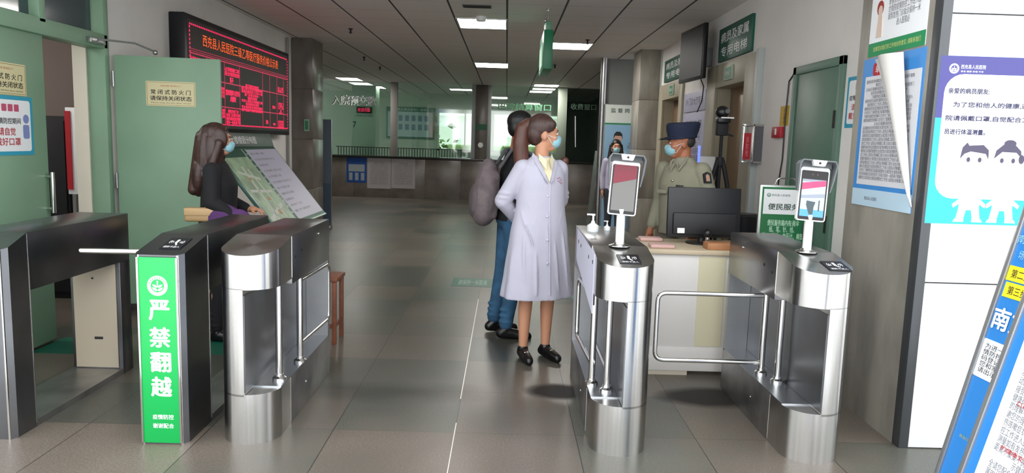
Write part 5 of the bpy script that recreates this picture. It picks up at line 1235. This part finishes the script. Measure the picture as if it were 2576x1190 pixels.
class Person:
    def __init__(s, label, loc, h, yaw, head, group=None, skin=SKIN, female=True):
        s.s = h/1.70; s.M = Matrix.Translation(loc) @ Matrix.Rotation(yaw, 4, 'Z') @ Matrix.Scale(s.s, 4)
        s.HM = Matrix.Translation((0, 0.012, 1.5)) @ Matrix.Rotation(head[0], 4, 'Z') @ Matrix.Rotation(head[1], 4, 'X') @ Matrix.Scale(1.07, 4) @ Matrix.Translation((0, -0.012, -1.5))
        s.root = thing('person', label, 'person', loc, group); s.skin = skin; s.fem = female
    def fin(s, name, g, m, voxel=0.008, smooth=4, parent=None, M=None):
        me = remesh(g, voxel, smooth) if voxel else None
        if me is None:
            me = bpy.data.meshes.new(name); me.from_pydata(g.v, [], g.f); me.update()
            bm = bmesh.new(); bm.from_mesh(me); bmesh.ops.recalc_face_normals(bm, faces=bm.faces); bm.to_mesh(me); bm.free()
        me.transform(s.M if M is None else M)
        return obj(name, me, m, parent or s.root, 60)
    def H(s, g):   # transform head local geometry
        g.v = [tuple(s.HM @ Vector(v)) for v in g.v]; return g
    def body(s, arms, legs, torso=True):
        g = G()
        g.ell((0, 0, 1.27), (0.145, 0.095, 0.18)).ell((0, 0, 1.08), (0.12, 0.085, 0.15)).ell((0, 0.012, 0.93), (0.15, 0.105, 0.12))
        g.cap((-0.12, 0.005, 1.375), 0.042, (0.12, 0.005, 1.375), 0.042)
        g.cap((0, 0.012, 1.36), 0.056, (0, 0.008, 1.53), 0.047)
        for (sh, el, wr, hd, sd) in arms:
            g.cap(sh, 0.042, el, 0.036); g.cap(el, 0.036, wr, 0.024); hand(g, wr, hd[0], 1.0, sd, hd[1], hd[2])
        for (hp, kn, an, toe) in legs:
            hp, kn, an, toe = map(Vector, (hp, kn, an, toe)); g.cap(hp, 0.082, kn, 0.050); ca = kn.lerp(an, 0.30)+Vector((0, 0.012, 0)); g.cap(kn, 0.047, ca, 0.050); g.cap(ca, 0.049, an, 0.031); g.cap(an-Vector((0, -0.015, 0.035)), 0.028, toe, 0.024)
        hh = G()
        hh.ell((0, 0.012, 1.615), (0.071, 0.088, 0.086)).ell((0, -0.028, 1.575), (0.058, 0.062, 0.085)).ell((0, -0.043, 1.515), (0.036, 0.040, 0.032))
        hh.cap((0, -0.086, 1.60), 0.008, (0, -0.104, 1.572), 0.012, 10).ell((0, -0.084, 1.530), (0.022, 0.010, 0.008)).ell((0, -0.078, 1.625), (0.045, 0.012, 0.010))
        for sx in (-1, 1): hh.ell((sx*0.073, 0.010, 1.585), (0.010, 0.020, 0.031), (0, 0, sx*0.3)).ell((sx*0.038, -0.066, 1.57), (0.02, 0.016, 0.018))
        s.H(hh); g.add(hh.v, hh.f)
        s.b = s.fin('body', g, s.skin, 0.0065, 3)
        e = G()
        for sx in (-1, 1): e.ell((sx*0.030, -0.0815, 1.598), (0.0125, 0.008, 0.0065), None, 12, 8)
        s.fin('eyes', s.H(e), mat('eye_white', '#d8d4cf', 0.3), 0, 0, s.b)
        e = G()
        for sx in (-1, 1): e.ell((sx*0.030, -0.0885, 1.598), (0.0055, 0.003, 0.0058), None, 10, 6)
        s.fin('pupils', s.H(e), mat('pupil', '#1a100c', 0.2), 0, 0, s.b)
        e = G()
        for sx in (-1, 1): e.cap((sx*0.017, -0.088, 1.619), 0.0035, (sx*0.047, -0.078, 1.621), 0.0028, 8)
        s.fin('eyebrows', s.H(e), mat('brow', '#1c1411', 0.7), 0, 0, s.b)
        e = G().ell((0, -0.0915, 1.528), (0.021, 0.006, 0.006), None, 12, 8)
        s.fin('lips', s.H(e), mat('lips', '#9c5a50', 0.5), 0, 0, s.b)
    def mask(s):
        g = G().ell((0, -0.066, 1.548), (0.052, 0.048, 0.046)).ell((0, -0.088, 1.562), (0.022, 0.030, 0.030))
        s.H(g); mk = s.fin('face_mask', g, MASK, 0.005, 4)
        g = G()
        for sx in (-1, 1):
            for z in (1.572, 1.525): g.tube([(sx*0.045, -0.075, z), (sx*0.068, -0.045, z+0.004), (sx*0.078, 0.0, 1.595), (sx*0.078, 0.018, 1.595)], 0.0018, 6)
        s.fin('ear_loops', s.H(g), WHITEP, 0, 0, mk)
    def shoes(s, legs, m, detail=True):
        for (hp, kn, an, toe) in legs:
            an = Vector(an); toe = Vector(toe); d = (toe-an); d.z = 0; d.normalize()
            g = G(); hl = an-d*0.035; g.cap((hl.x, hl.y, 0.036), 0.034, (toe.x-d.x*0.03, toe.y-d.y*0.03, 0.030), 0.036); g.cap((toe.x-d.x*0.06, toe.y-d.y*0.06, 0.032), 0.038, (toe.x+d.x*0.02, toe.y+d.y*0.02, 0.026), 0.026); g.cap((hl.x, hl.y, 0.04), 0.036, (an.x, an.y, 0.072), 0.040)
            g.cap((an.x-d.x*0.01, an.y-d.y*0.01, 0.056), 0.038, (toe.x-d.x*0.015, toe.y-d.y*0.015, 0.034), 0.035); g.cap((toe.x-d.x*0.03, toe.y-d.y*0.03, 0.036), 0.036, (toe.x+d.x*0.012, toe.y+d.y*0.012, 0.032), 0.031)
            sh = s.fin('shoe', g, m, 0.006, 3)
            if detail:
                c = toe-d*0.055; s.fin('shoe_buckle', G().cap(Vector((c.x, c.y, 0.073))-d.cross(Vector((0, 0, 1)))*0.014, 0.005, Vector((c.x, c.y, 0.073))+d.cross(Vector((0, 0, 1)))*0.014, 0.005, 8), CHROME, 0, 0, sh)

# ---- white coat
loc = (0.245, 5.02, 0)
pw = Person('person in a white medical coat and blue mask looking right, hands behind the back', loc, 1.655, math.radians(22), (math.radians(76), 0))
legs = [((-0.08, 0, 0.88), (-0.085, -0.005, 0.49), (-0.095, 0.01, 0.085), (-0.115, -0.14, 0.035)), ((0.08, 0, 0.88), (0.085, -0.005, 0.49), (0.080, 0.01, 0.085), (0.10, -0.14, 0.035))]
arms = [((-0.158, 0.01, 1.362), (-0.245, 0.10, 1.13), (-0.10, 0.175, 0.985), ((0.9, 0.1, -0.25), (0, -1, 0), 0.6), 1), ((0.158, 0.01, 1.362), (0.215, 0.13, 1.13), (0.07, 0.185, 0.965), ((-0.9, 0.05, -0.2), (0, -1, 0), 0.6), -1)]
pw.body(arms, legs); pw.mask(); pw.shoes(legs, mat('shoe_black', '#0e0d10', 0.3))
def loft(g, secs, n=72, fold=0.0, nf=9, seed=0, z_fold0=1.1, cut=None):
    rnd = random.Random(seed); ph = [rnd.uniform(0, 6.28) for _ in range(4)]; vs = []
    for (z, cx_, cy_, rx, ry) in secs:
        k = max(0.0, (z_fold0-z))*fold
        for i in range(n):
            q = 2*PI*i/n; m_ = 1+k*(math.sin(nf*q+ph[0])+0.6*math.sin((nf-4)*q+ph[1]+z*1.5)+0.4*math.sin(3*q+ph[2]))
            vs.append((cx_+rx*math.cos(q)*m_, cy_+ry*math.sin(q)*m_, z))
    m_ = len(secs); fs = [(i*n+k, i*n+(k+1) % n, (i+1)*n+(k+1) % n, (i+1)*n+k) for i in range(m_-1) for k in range(n)]
    fs += [tuple(range(n))[::-1], tuple((m_-1)*n+k for k in range(n))]
    g.add(vs, fs)
def lerp_secs(keys, n):
    out = []; z0 = keys[0][0]; z1 = keys[-1][0]
    for i in range(n+1):
        z = z0+(z1-z0)*i/n
        for a, b in zip(keys, keys[1:]):
            if a[0] <= z <= b[0]+1e-9:
                t_ = (z-a[0])/(b[0]-a[0]); t_ = t_*t_*(3-2*t_)*0.4+t_*0.6; out.append((z,)+tuple(a[j]+(b[j]-a[j])*t_ for j in range(1, 5))); break
    return out
COAT = mat('white_coat_cloth', '#b3b1c0', 0.8, bump=0.35, nscale=14)
g = G()
loft(g, lerp_secs([(0.455, 0, 0.01, 0.272, 0.185), (0.62, 0, 0.01, 0.250, 0.168), (0.9, 0, 0.01, 0.215, 0.145), (1.10, 0, 0.0, 0.180, 0.125), (1.28, 0, 0.0, 0.175, 0.122), (1.38, 0, 0.005, 0.168, 0.095), (1.435, 0, 0.01, 0.095, 0.068), (1.452, 0, 0.012, 0.066, 0.06)], 26), fold=0.055, seed=4, z_fold0=1.05)
for (sh, el, wr, hd, sd) in arms:
    sh, el, wr = Vector(sh), Vector(el), Vector(wr); g.cap(sh-Vector((sd*-0.02, 0, 0)), 0.066, el, 0.060); g.cap(el, 0.060, wr.lerp(el, 0.12), 0.045)
    for k in range(3): c = el.lerp(wr, 0.06+0.12*k); g.ell(c, (0.064-0.004*k, 0.060, 0.034))
    for k in range(2): c = sh.lerp(el, 0.75+0.14*k); g.ell(c, (0.067, 0.066, 0.026))
def csurf(qd, z, sink=0.004):
    keys = [(0.455, 0.272, 0.185), (0.62, 0.250, 0.168), (0.9, 0.215, 0.145), (1.10, 0.180, 0.125), (1.28, 0.175, 0.122), (1.38, 0.168, 0.095)]
    q = math.radians(qd)
    for a, b in zip(keys, keys[1:]):
        if a[0] <= z <= b[0]:
            u = (z-a[0])/(b[0]-a[0]); rx = a[1]+(b[1]-a[1])*u-sink; ry = a[2]+(b[2]-a[2])*u-sink; return Vector((rx*math.cos(q), 0.005+ry*math.sin(q), z))
# -90 deg is the front of the coat
for (q0, z0, q1, z1, r_) in ((-150, 1.20, -118, 1.02, 0.013), (-160, 1.10, -125, 0.90, 0.014), (-100, 1.22, -122, 0.95, 0.010), (-140, 0.95, -128, 0.55, 0.013), (-112, 0.80, -108, 0.50, 0.012), (-75, 0.88, -70, 0.50, 0.013), (-52, 0.95, -45, 0.52, 0.013), (-55, 1.25, -75, 1.05, 0.010), (-40, 1.12, -62, 0.98, 0.011), (-165, 0.80, -158, 0.50, 0.014), (-95, 1.05, -88, 0.86, 0.008)):
    for k in range(5):
        a_ = k/5; b_ = (k+1)/5; pr = [0.35, 0.8, 1.0, 1.0, 0.85, 0.5]
        g.cap(csurf(q0+(q1-q0)*a_, z0+(z1-z0)*a_, 0.006), r_*pr[k], csurf(q0+(q1-q0)*b_, z0+(z1-z0)*b_, 0.006), r_*pr[k+1], 10)
coat = pw.fin('lab_coat', g, COAT, 0.007, 3)
def on_surface(zs, off=0.0, x=0.0):
    keys = [(0.455, 0.185), (0.62, 0.168), (0.9, 0.145), (1.10, 0.125), (1.28, 0.122), (1.38, 0.095), (1.435, 0.068)]
    out = []
    for z in zs:
        for a, b in zip(keys, keys[1:]):
            if a[0] <= z <= b[0]: r_ = a[1]+(b[1]-a[1])*(z-a[0])/(b[0]-a[0]); break
        out.append((x, -r_*math.sqrt(max(0, 1-(x/0.2)**2))-off, z))
    return out
# coat closure, collar, inner shirt
pw.fin('placket', G().tube(on_surface([0.50, 0.62, 0.75, 0.9, 1.0, 1.1, 1.2, 1.27], 0.0, 0.012), 0.0045, 8), mat('placket_cloth', '#b9b7c9', 0.8), 0, 0, coat)
g = G()
for z in (0.72, 0.88, 1.04, 1.18): p_ = on_surface([z], 0.003, -0.006)[0]; g.ell(p_, (0.008, 0.004, 0.008), None, 12, 8)
pw.fin('buttons', g, mat('button_white', '#c9c8d4', 0.4), 0, 0, coat)
g = G()
for sx in (-1, 1):
    g.add([(sx*0.068, 0.015, 1.468), (sx*0.082, 0.0, 1.440), (sx*0.085, -0.065, 1.400), (sx*0.028, -0.132, 1.285), (sx*0.010, -0.128, 1.262), (sx*0.022, -0.105, 1.33), (sx*0.055, -0.058, 1.43)], [(0, 1, 2, 3, 4, 5, 6)])
n0 = len(g.v); g.v += [(x_, y_-0.006, z_+0.003) for (x_, y_, z_) in g.v]; g.f += [tuple(n0+i for i in f_) for f_ in g.f]
for s_ in range(2):
    b0 = s_*7
    for i in range(7): j = (i+1) % 7; g.f.append((b0+i, b0+j, n0+b0+j, n0+b0+i))
pw.fin('collar', g, COAT, 0, 0, coat)
g = G().add([(-0.052, -0.062, 1.44), (0.052, -0.062, 1.44), (0.025, -0.112, 1.34), (0.004, -0.1285, 1.275), (-0.025, -0.112, 1.34), (-0.052, -0.03, 1.44), (0.052, -0.03, 1.44), (0.0, -0.06, 1.27)], [(0, 4, 2, 1), (4, 3, 2), (0, 1, 6, 5), (5, 7, 4, 0), (1, 2, 7, 6), (4, 7, 3), (2, 3, 7), (5, 6, 7)])
pw.fin('shirt_front', g, mat('cream_shirt', '#d9cfae', 0.7), 0, 0)
g = G()
for sx in (-1, 1):
    g.add([(sx*0.050, -0.045, 1.468), (sx*0.056, -0.070, 1.425), (sx*0.020, -0.120, 1.355), (sx*0.012, -0.092, 1.425)], [(0, 1, 2, 3)])
n0 = len(g.v); g.v += [(x_, y_-0.004, z_) for (x_, y_, z_) in g.v]; g.f += [tuple(n0+i for i in f_) for f_ in g.f]
pw.fin('shirt_collar', g, mat('cream_shirt', '#d9cfae', 0.7), 0, 0)
# red stitched crest
p_ = on_surface([1.29], 0.004, 0.085)[0]
g = G()
for (dx, dz) in ((-0.012, 0.012), (0.004, 0.018), (0.016, 0.004), (0.006, -0.012), (-0.008, -0.006), (0.018, -0.02)): g.ell((p_[0]+dx, p_[1]+0.004, p_[2]+dz), (0.006, 0.003, 0.004), None, 8, 6)
pw.fin('chest_crest', g, mat('crest_red', '#b06a80', 0.7), 0, 0, coat)
# pocket slit
pw.fin('pocket_welt', G().tube([(-0.150, -0.095, 0.98), (-0.125, -0.122, 0.90), (-0.11, -0.135, 0.84)], 0.004, 6), mat('placket_cloth', '#b9b7c9', 0.8), 0, 0, coat)
HAIRB = mat('hair_brown', '#3d2823', 0.42, noise=0.35, nscale=50, stretch=(1, 1, 0.1))
HAIRL = mat('hair_chestnut', '#502f25', 0.42, noise=0.3, nscale=50, stretch=(1, 1, 0.1))
HAIRK = mat('hair_black', '#0d0c0e', 0.45, noise=0.3, nscale=50, stretch=(1, 1, 0.1))
g = G().ell((0, 0.024, 1.640), (0.083, 0.098, 0.090)).ell((0, 0.055, 1.60), (0.072, 0.070, 0.082)).ell((0, 0.112, 1.645), (0.030, 0.028, 0.030)).ell((-0.055, -0.02, 1.655), (0.024, 0.05, 0.04)).ell((0.055, -0.02, 1.655), (0.024, 0.05, 0.04))
pw.H(g); hb = pw.fin('hair', g, HAIRB, 0.006, 3)
g = G()
pts = [(0, 0.105, 1.665), (0.0, 0.145, 1.625), (0.0, 0.155, 1.53), (0, 0.145, 1.42), (0.01, 0.135, 1.32), (0.01, 0.12, 1.23)]; rr_ = [0.032, 0.045, 0.052, 0.050, 0.040, 0.016]
for i in range(5): g.cap(pts[i], rr_[i], pts[i+1], rr_[i+1])
for k in range(9): g.cap((0.030*math.sin(k*2), 0.145+0.025*math.cos(k*3), 1.54), 0.020, (0.045*math.sin(k*2.2), 0.125+0.02*math.cos(k*1.7), 1.27-0.012*(k % 4)), 0.007, 8)
pw.H(g); pw.fin('ponytail', g, HAIRL, 0.006, 3, hb)
g = G().lathe([(0.031, -0.008), (0.034, 0), (0.031, 0.008)], (0, 0.122, 1.652), 16); pw.fin('hair_tie', pw.H(g), BLACKM, 0, 0, hb)
g = G().cap((0.175, 0.0, 1.42), 0.030, (0.19, 0.03, 1.34), 0.018); pw.fin('hair_lock', g, HAIRL, 0.006, 3)

# ---- man with backpack
pm = Person('person with short black hair, black T-shirt, jeans and a grey backpack', (0.015, 5.62, 0), 1.71, math.radians(102), (math.radians(6), 0), skin=SKIN2)
pm.M = pm.M @ Matrix.Rotation(math.radians(3.0), 4, 'X'); pm.HM = Matrix.Translation((0, -0.02, -0.005)) @ pm.HM
legs = [((-0.09, 0, 0.9), (-0.10, -0.03, 0.50), (-0.11, 0.01, 0.085), (-0.13, -0.15, 0.035)), ((0.09, 0, 0.9), (0.10, 0.02, 0.50), (0.11, 0.06, 0.085), (0.13, -0.10, 0.035))]
arms = [((-0.172, 0, 1.368), (-0.225, 0.01, 1.11), (-0.17, -0.17, 0.98), ((0.5, -0.8, 0), (0, 0, -1), 0.6), 1), ((0.172, 0, 1.368), (0.225, 0.01, 1.11), (0.17, -0.17, 0.98), ((-0.5, -0.8, 0), (0, 0, -1), 0.6), -1)]
pm.body(arms, legs); pm.shoes(legs, mat('shoe_black', '#0e0d10', 0.3), False)
JE = mat('blue_denim', '#2f5878', 0.85, noise=0.25, nscale=9)
TB = mat('black_cotton', '#0f0f13', 0.85)
def trousers(p, legs, m, r=0.0, hem=0.09):
    g = G().ell((0, 0.012, 0.93), (0.168+r, 0.120+r, 0.12))
    for (hp, kn, an, toe) in legs:
        hp, kn, an = Vector(hp), Vector(kn), Vector(an); g.cap(hp, 0.098+r, kn, 0.066+r); g.cap(kn, 0.066+r, an+Vector((0, 0, 0.03)), 0.052+r)
        for k in range(3): g.ell(an+Vector((0, 0, 0.05+k*0.045)), (0.058+r-0.002*k, 0.060+r, 0.018))
    return p.fin('trousers', g, m, 0.007, 3)
trousers(pm, legs, JE)
g = G(); loft(g, lerp_secs([(0.90, 0, 0.01, 0.175, 0.130), (1.05, 0, 0, 0.160, 0.118), (1.25, 0, 0, 0.175, 0.122), (1.37, 0, 0.005, 0.170, 0.095), (1.44, 0, 0.01, 0.085, 0.062)], 12), fold=0.03, z_fold0=1.2, seed=2)
for (sh, el, wr, hd, sd) in arms: sh, el = Vector(sh), Vector(el); g.cap(sh, 0.066, sh.lerp(el, 0.60), 0.060)
pm.fin('t_shirt', g, TB, 0.007, 3)
g = G().ell((0, 0.022, 1.642), (0.078, 0.095, 0.082)).ell((0, 0.055, 1.60), (0.068, 0.052, 0.070)); pm.fin('hair', pm.H(g), HAIRK, 0.006, 2)
pm.mask()
bx = thing('backpack', 'grey fabric backpack worn on the back of the jeans wearer', 'backpack', tuple(pm.M @ Vector((0, 0.25, 0.9))))
BPK = mat('grey_fabric', '#6f6467', 0.85, noise=0.15, nscale=20)
g = G().ell((0, 0.215, 1.12), (0.150, 0.095, 0.24)).ell((0, 0.230, 1.02), (0.155, 0.11, 0.18)).box((-0.125, 0.135, 0.90), (0.125, 0.26, 1.27), None, 0.04)
pm.fin('bag', g, BPK, 0.009, 5, bx)
g = G().ell((0, 0.305, 1.03), (0.115, 0.040, 0.13)).box((-0.09, 0.29, 0.95), (0.09, 0.335, 1.10), None, 0.015); pm.fin('front_pocket', g, mat('grey_fabric_dark', '#5f5558', 0.85), 0.007, 3, bx)
g = G()
for sx in (-1, 1): g.tube([(sx*0.10, 0.15, 1.29), (sx*0.11, 0.07, 1.435), (sx*0.115, 0.0, 1.452), (sx*0.12, -0.09, 1.40), (sx*0.13, -0.128, 1.28), (sx*0.15, -0.11, 1.15), (sx*0.165, -0.02, 1.04), (sx*0.13, 0.15, 1.0)], 0.013, 8)
pm.fin('shoulder_strap', g, mat('grey_strap', '#55555a', 0.8), 0, 0, bx)

# ---- guard
pg = Person('security guard in khaki uniform, navy cap and blue mask, facing left behind the desk', (1.345, 5.60, 0), 1.66, math.radians(-46), (math.radians(-44), math.radians(4)), skin=SKIN2)
pg.HM = Matrix.Translation((-0.01, -0.015, -0.032)) @ pg.HM
legs = [((-0.09, 0, 0.9), (-0.10, 0, 0.50), (-0.11, 0.01, 0.085), (-0.13, -0.14, 0.035)), ((0.09, 0, 0.9), (0.10, 0, 0.50), (0.11, 0.01, 0.085), (0.13, -0.14, 0.035))]
arms = [((-0.172, 0, 1.362), (-0.215, 0.03, 1.11), (-0.20, -0.10, 0.89), ((0.1, -0.5, -0.8), (1, 0, 0), 0.4), -1), ((0.172, 0, 1.362), (0.26, 0.02, 1.12), (0.23, -0.12, 0.93), ((-0.1, -0.6, -0.7), (-1, 0, 0), 0.4), 1)]
pg.body(arms, legs); pg.mask(); pg.shoes(legs, mat('shoe_black', '#0e0d10', 0.3), False)
KH = mat('khaki_uniform', '#8d8b78', 0.85, noise=0.06, nscale=6, bump=0.2)
trousers(pg, legs, mat('khaki_trousers', '#6a695a', 0.85))
g = G(); loft(g, lerp_secs([(0.86, 0, 0.01, 0.185, 0.140), (1.05, 0, 0, 0.178, 0.135), (1.25, 0, 0, 0.190, 0.135), (1.37, 0, 0.005, 0.178, 0.100), (1.44, 0, 0.01, 0.085, 0.068), (1.46, 0, 0.01, 0.068, 0.065)], 14), fold=0.03, z_fold0=1.3, seed=9)
for (sh, el, wr, hd, sd) in arms:
    sh, el, wr = Vector(sh), Vector(el), Vector(wr); g.cap(sh, 0.066, el, 0.055); g.cap(el, 0.055, el.lerp(wr, 0.88), 0.040)
jk = pg.fin('uniform_jacket', g, KH, 0.007, 3)
g = G()
for z in (1.28, 1.16, 1.04, 0.94): g.ell((0.0, -0.137, z), (0.009, 0.005, 0.009), None, 12, 8)
pg.fin('buttons', g, mat('silver_button', '#c9c9c0', 0.2, 0.9), 0, 0, jk)
g = G()
for sx in (-1, 1): pg.fin('pocket_flap', G().box((sx*0.085-0.045, -0.150, 1.175), (sx*0.085+0.045, -0.130, 1.205), None, 0.004), KH, 0, 0, jk)
for sx in (-1, 1): g.tube([(sx*0.05, -0.02, 1.462), (sx*0.06, -0.075, 1.42), (sx*0.035, -0.115, 1.36), (sx*0.012, -0.105, 1.41)], 0.010, 8)
pg.fin('collar', g, KH, 0, 0, jk)
g = G().box((0.04, -0.150, 1.215), (0.10, -0.135, 1.25), None, 0.003); pg.fin('name_badge', g, mat('badge_dark', '#3a3733', 0.5), 0, 0, jk)
f = Fr((0.268, -0.028, 1.30), (0.35, 0.94, 0), (-0.15, 0.0, 1))
g = G(); fb_ = Fr((0.247, -0.045, 1.315), (0.62, 0.78, 0), (-0.22, 0, 1)); fb_.poly(g, [(-0.028, -0.04), (0.028, -0.04), (0.028, 0.03), (0, 0.045), (-0.028, 0.03)], -0.02, 0.006); bd = pg.fin('sleeve_patch', g, BLACKM, 0, 0, jk)
g = G(); fb_.poly(g, [(-0.014, -0.028), (0.014, -0.028), (0.014, 0.015), (0, 0.028), (-0.014, 0.015)], 0.006, 0.008); pg.fin('patch_motif', g, mat('patch_motif', '#b08a78', 0.6), 0, 0, bd)
g = G().ell((0, 0.040, 1.605), (0.070, 0.068, 0.058)); pg.fin('hair', pg.H(g), mat('hair_greying', '#2f2a28', 0.6), 0.006, 2)
NAVY = mat('navy_cloth', '#141f38', 0.8)
g = G()
cap_secs = [(1.625, 0, 0.014, 0.084, 0.104), (1.645, 0, 0.014, 0.087, 0.107), (1.695, 0, 0.018, 0.096, 0.120), (1.728, 0, 0.022, 0.098, 0.124), (1.742, 0, 0.022, 0.088, 0.112)]
loft(g, cap_secs, n=40); pg.H(g); cp = pg.fin('cap', g, NAVY, 0.006, 3)
g = G(); vs = []; n_ = 16
for i in range(n_+1):
    q = PI+PI*i/n_
    vs.append((0.083*math.cos(q), 0.012+0.100*math.sin(q), 1.645))
for i in range(n_+1):
    q = PI+PI*i/n_
    vs.append((0.086*math.cos(q), 0.0+0.165*math.sin(q)*1.0, 1.628))
fs = [(i, i+1, n_+1+i+1, n_+1+i) for i in range(n_)]
m0 = len(vs); vs += [(x_, y_, z_-0.006) for (x_, y_, z_) in vs]; fs += [tuple(m0+i for i in f_[::-1]) for f_ in fs[:]]
g.add(vs, fs); pg.fin('cap_visor', pg.H(g), NAVY, 0, 0, cp)

# ---- woman in black
pb = Person('person with long brown hair in a black top and blue mask, facing right', (-2.06, 5.30, 0), 1.545, math.radians(98), (math.radians(6), math.radians(3)))
legs = [((-0.08, 0, 0.88), (-0.085, -0.02, 0.49), (-0.09, 0.01, 0.085), (-0.11, -0.13, 0.035)), ((0.08, 0, 0.88), (0.085, 0.03, 0.49), (0.090, 0.09, 0.085), (0.10, -0.05, 0.035))]
arms = [((-0.158, 0.01, 1.362), (-0.215, 0.0, 1.12), (-0.20, -0.20, 1.0), ((0.1, -0.95, -0.2), (0, 0, -1), 0.7), 1), ((0.158, 0.01, 1.362), (0.215, 0.0, 1.12), (0.15, -0.20, 1.04), ((-0.2, -0.9, 0), (0, 0, -1), 0.7), -1)]
pb.body(arms, legs); pb.mask(); pb.shoes(legs, mat('shoe_black', '#0e0d10', 0.3), False)
trousers(pb, legs, mat('black_trousers', '#141417', 0.85), -0.004)
g = G(); loft(g, lerp_secs([(0.86, 0, 0.01, 0.178, 0.150), (1.05, 0, 0, 0.160, 0.135), (1.25, 0, -0.01, 0.165, 0.135), (1.37, 0, 0.005, 0.160, 0.095), (1.44, 0, 0.01, 0.080, 0.062)], 12), fold=0.04, z_fold0=1.2, seed=12)
for (sh, el, wr, hd, sd) in arms: sh, el, wr = Vector(sh), Vector(el), Vector(wr); g.cap(sh, 0.066, el, 0.058); g.cap(el, 0.058, el.lerp(wr, 0.85), 0.042)
pb.fin('black_top', g, TB, 0.007, 3)
g = G().ell((0, 0.025, 1.634), (0.081, 0.096, 0.086)).ell((0, 0.058, 1.57), (0.080, 0.068, 0.11)).cap((0, 0.075, 1.56), 0.070, (0, 0.095, 1.34), 0.062).cap((0, 0.095, 1.34), 0.062, (0, 0.12, 1.20), 0.035).cap((-0.068, 0.0, 1.60), 0.022, (-0.082, 0.035, 1.33), 0.026).cap((0.068, 0.0, 1.60), 0.022, (0.082, 0.035, 1.33), 0.026).cap((-0.03, -0.055, 1.685), 0.020, (-0.066, -0.03, 1.62), 0.016)
g.ell((0, 0.085, 1.46), (0.098, 0.075, 0.24)).ell((0, 0.11, 1.33), (0.10, 0.07, 0.16)).ell((-0.05, 0.03, 1.50), (0.055, 0.08, 0.15)).ell((0.05, 0.03, 1.50), (0.055, 0.08, 0.15)); g.ell((-0.062, -0.012, 1.60), (0.030, 0.062, 0.085)).cap((-0.075, -0.015, 1.57), 0.034, (-0.085, 0.045, 1.34), 0.040).cap((0, 0.10, 1.60), 0.060, (-0.02, 0.15, 1.22), 0.045)
pb.fin('hair', pb.H(g), mat('hair_dark_brown', '#38231e', 0.42, noise=0.4, nscale=40, stretch=(1, 1, 0.1)), 0.006, 3)
# purple jacket over the arm, tan bag at the hip
t = thing('purple_jacket', 'folded purple jacket carried over the arm of the dark haired person', 'jacket', tuple(pb.M @ Vector((-0.2, -0.15, 1.0))))
g = G().ell((-0.20, -0.12, 1.015), (0.050, 0.17, 0.085), (0.5, 0, 0)).ell((-0.225, -0.20, 0.97), (0.035, 0.10, 0.11)).ell((-0.235, -0.06, 1.0), (0.03, 0.09, 0.09), (0.3, 0, 0))
pb.fin('cloth', g, mat('purple_cloth', '#4d2a5e', 0.85, bump=0.4, nscale=12), 0.007, 4, t)
t = thing('handbag', 'tan leather handbag held low at the back by the person in black', 'handbag', tuple(pb.M @ Vector((-0.2, 0.15, 0.98))))
g = G().box((-0.245, -0.06, 0.975), (-0.185, 0.20, 1.085), None, 0.018); b_ = pb.fin('body', g, mat('tan_leather', '#a5875f', 0.5), 0.006, 3, t)
g = G().tube([(-0.215, -0.04, 1.08), (-0.215, -0.03, 1.11), (-0.215, 0.01, 1.12), (-0.215, 0.05, 1.08)], 0.006, 8); pb.fin('handle', g, mat('gold_metal', '#b79a5a', 0.3, 0.8), 0, 0, b_)
pb.fin('flap', G().box((-0.250, -0.055, 1.025), (-0.243, 0.195, 1.08), None, 0.003), mat('tan_leather_light', '#b5966c', 0.5), 0, 0, b_)

# ---- far person in front of the portrait display
pf = Person('person with shoulder-length black hair and blue mask, far back facing the camera', (1.66, 11.2, 0), 1.56, math.radians(0), (0, 0))
legs = [((-0.08, 0, 0.88), (-0.085, 0, 0.49), (-0.09, 0.01, 0.085), (-0.10, -0.13, 0.035)), ((0.08, 0, 0.88), (0.085, 0, 0.49), (0.09, 0.01, 0.085), (0.10, -0.13, 0.035))]
arms = [((-0.158, 0.01, 1.362), (-0.20, 0.02, 1.12), (-0.20, -0.03, 0.89), ((0, -0.1, -1), (1, 0, 0), 0.4), -1), ((0.158, 0.01, 1.362), (0.20, 0.02, 1.12), (0.20, -0.03, 0.89), ((0, -0.1, -1), (-1, 0, 0), 0.4), 1)]
pf.body(arms, legs); pf.mask(); pf.shoes(legs, mat('shoe_black', '#0e0d10', 0.3), False)
trousers(pf, legs, mat('grey_trousers', '#3a3d45', 0.85))
g = G(); loft(g, lerp_secs([(0.88, 0, 0.01, 0.170, 0.130), (1.05, 0, 0, 0.150, 0.115), (1.25, 0, 0, 0.160, 0.120), (1.37, 0, 0.005, 0.155, 0.092), (1.44, 0, 0.01, 0.080, 0.062)], 12), fold=0.03, z_fold0=1.2, seed=14)
for (sh, el, wr, hd, sd) in arms: sh, el, wr = Vector(sh), Vector(el), Vector(wr); g.cap(sh, 0.062, el, 0.052); g.cap(el, 0.052, el.lerp(wr, 0.85), 0.040)
pf.fin('pale_shirt', g, mat('pale_lilac_cloth', '#a9a6ba', 0.85), 0.008, 3)
g = G().ell((0, 0.025, 1.636), (0.083, 0.094, 0.086)).cap((-0.078, 0.01, 1.62), 0.026, (-0.098, 0.0, 1.42), 0.034).cap((0.078, 0.01, 1.62), 0.026, (0.098, 0.0, 1.42), 0.034).ell((0, 0.065, 1.53), (0.095, 0.05, 0.14))
pf.fin('hair', pf.H(g), HAIRK, 0.007, 3)
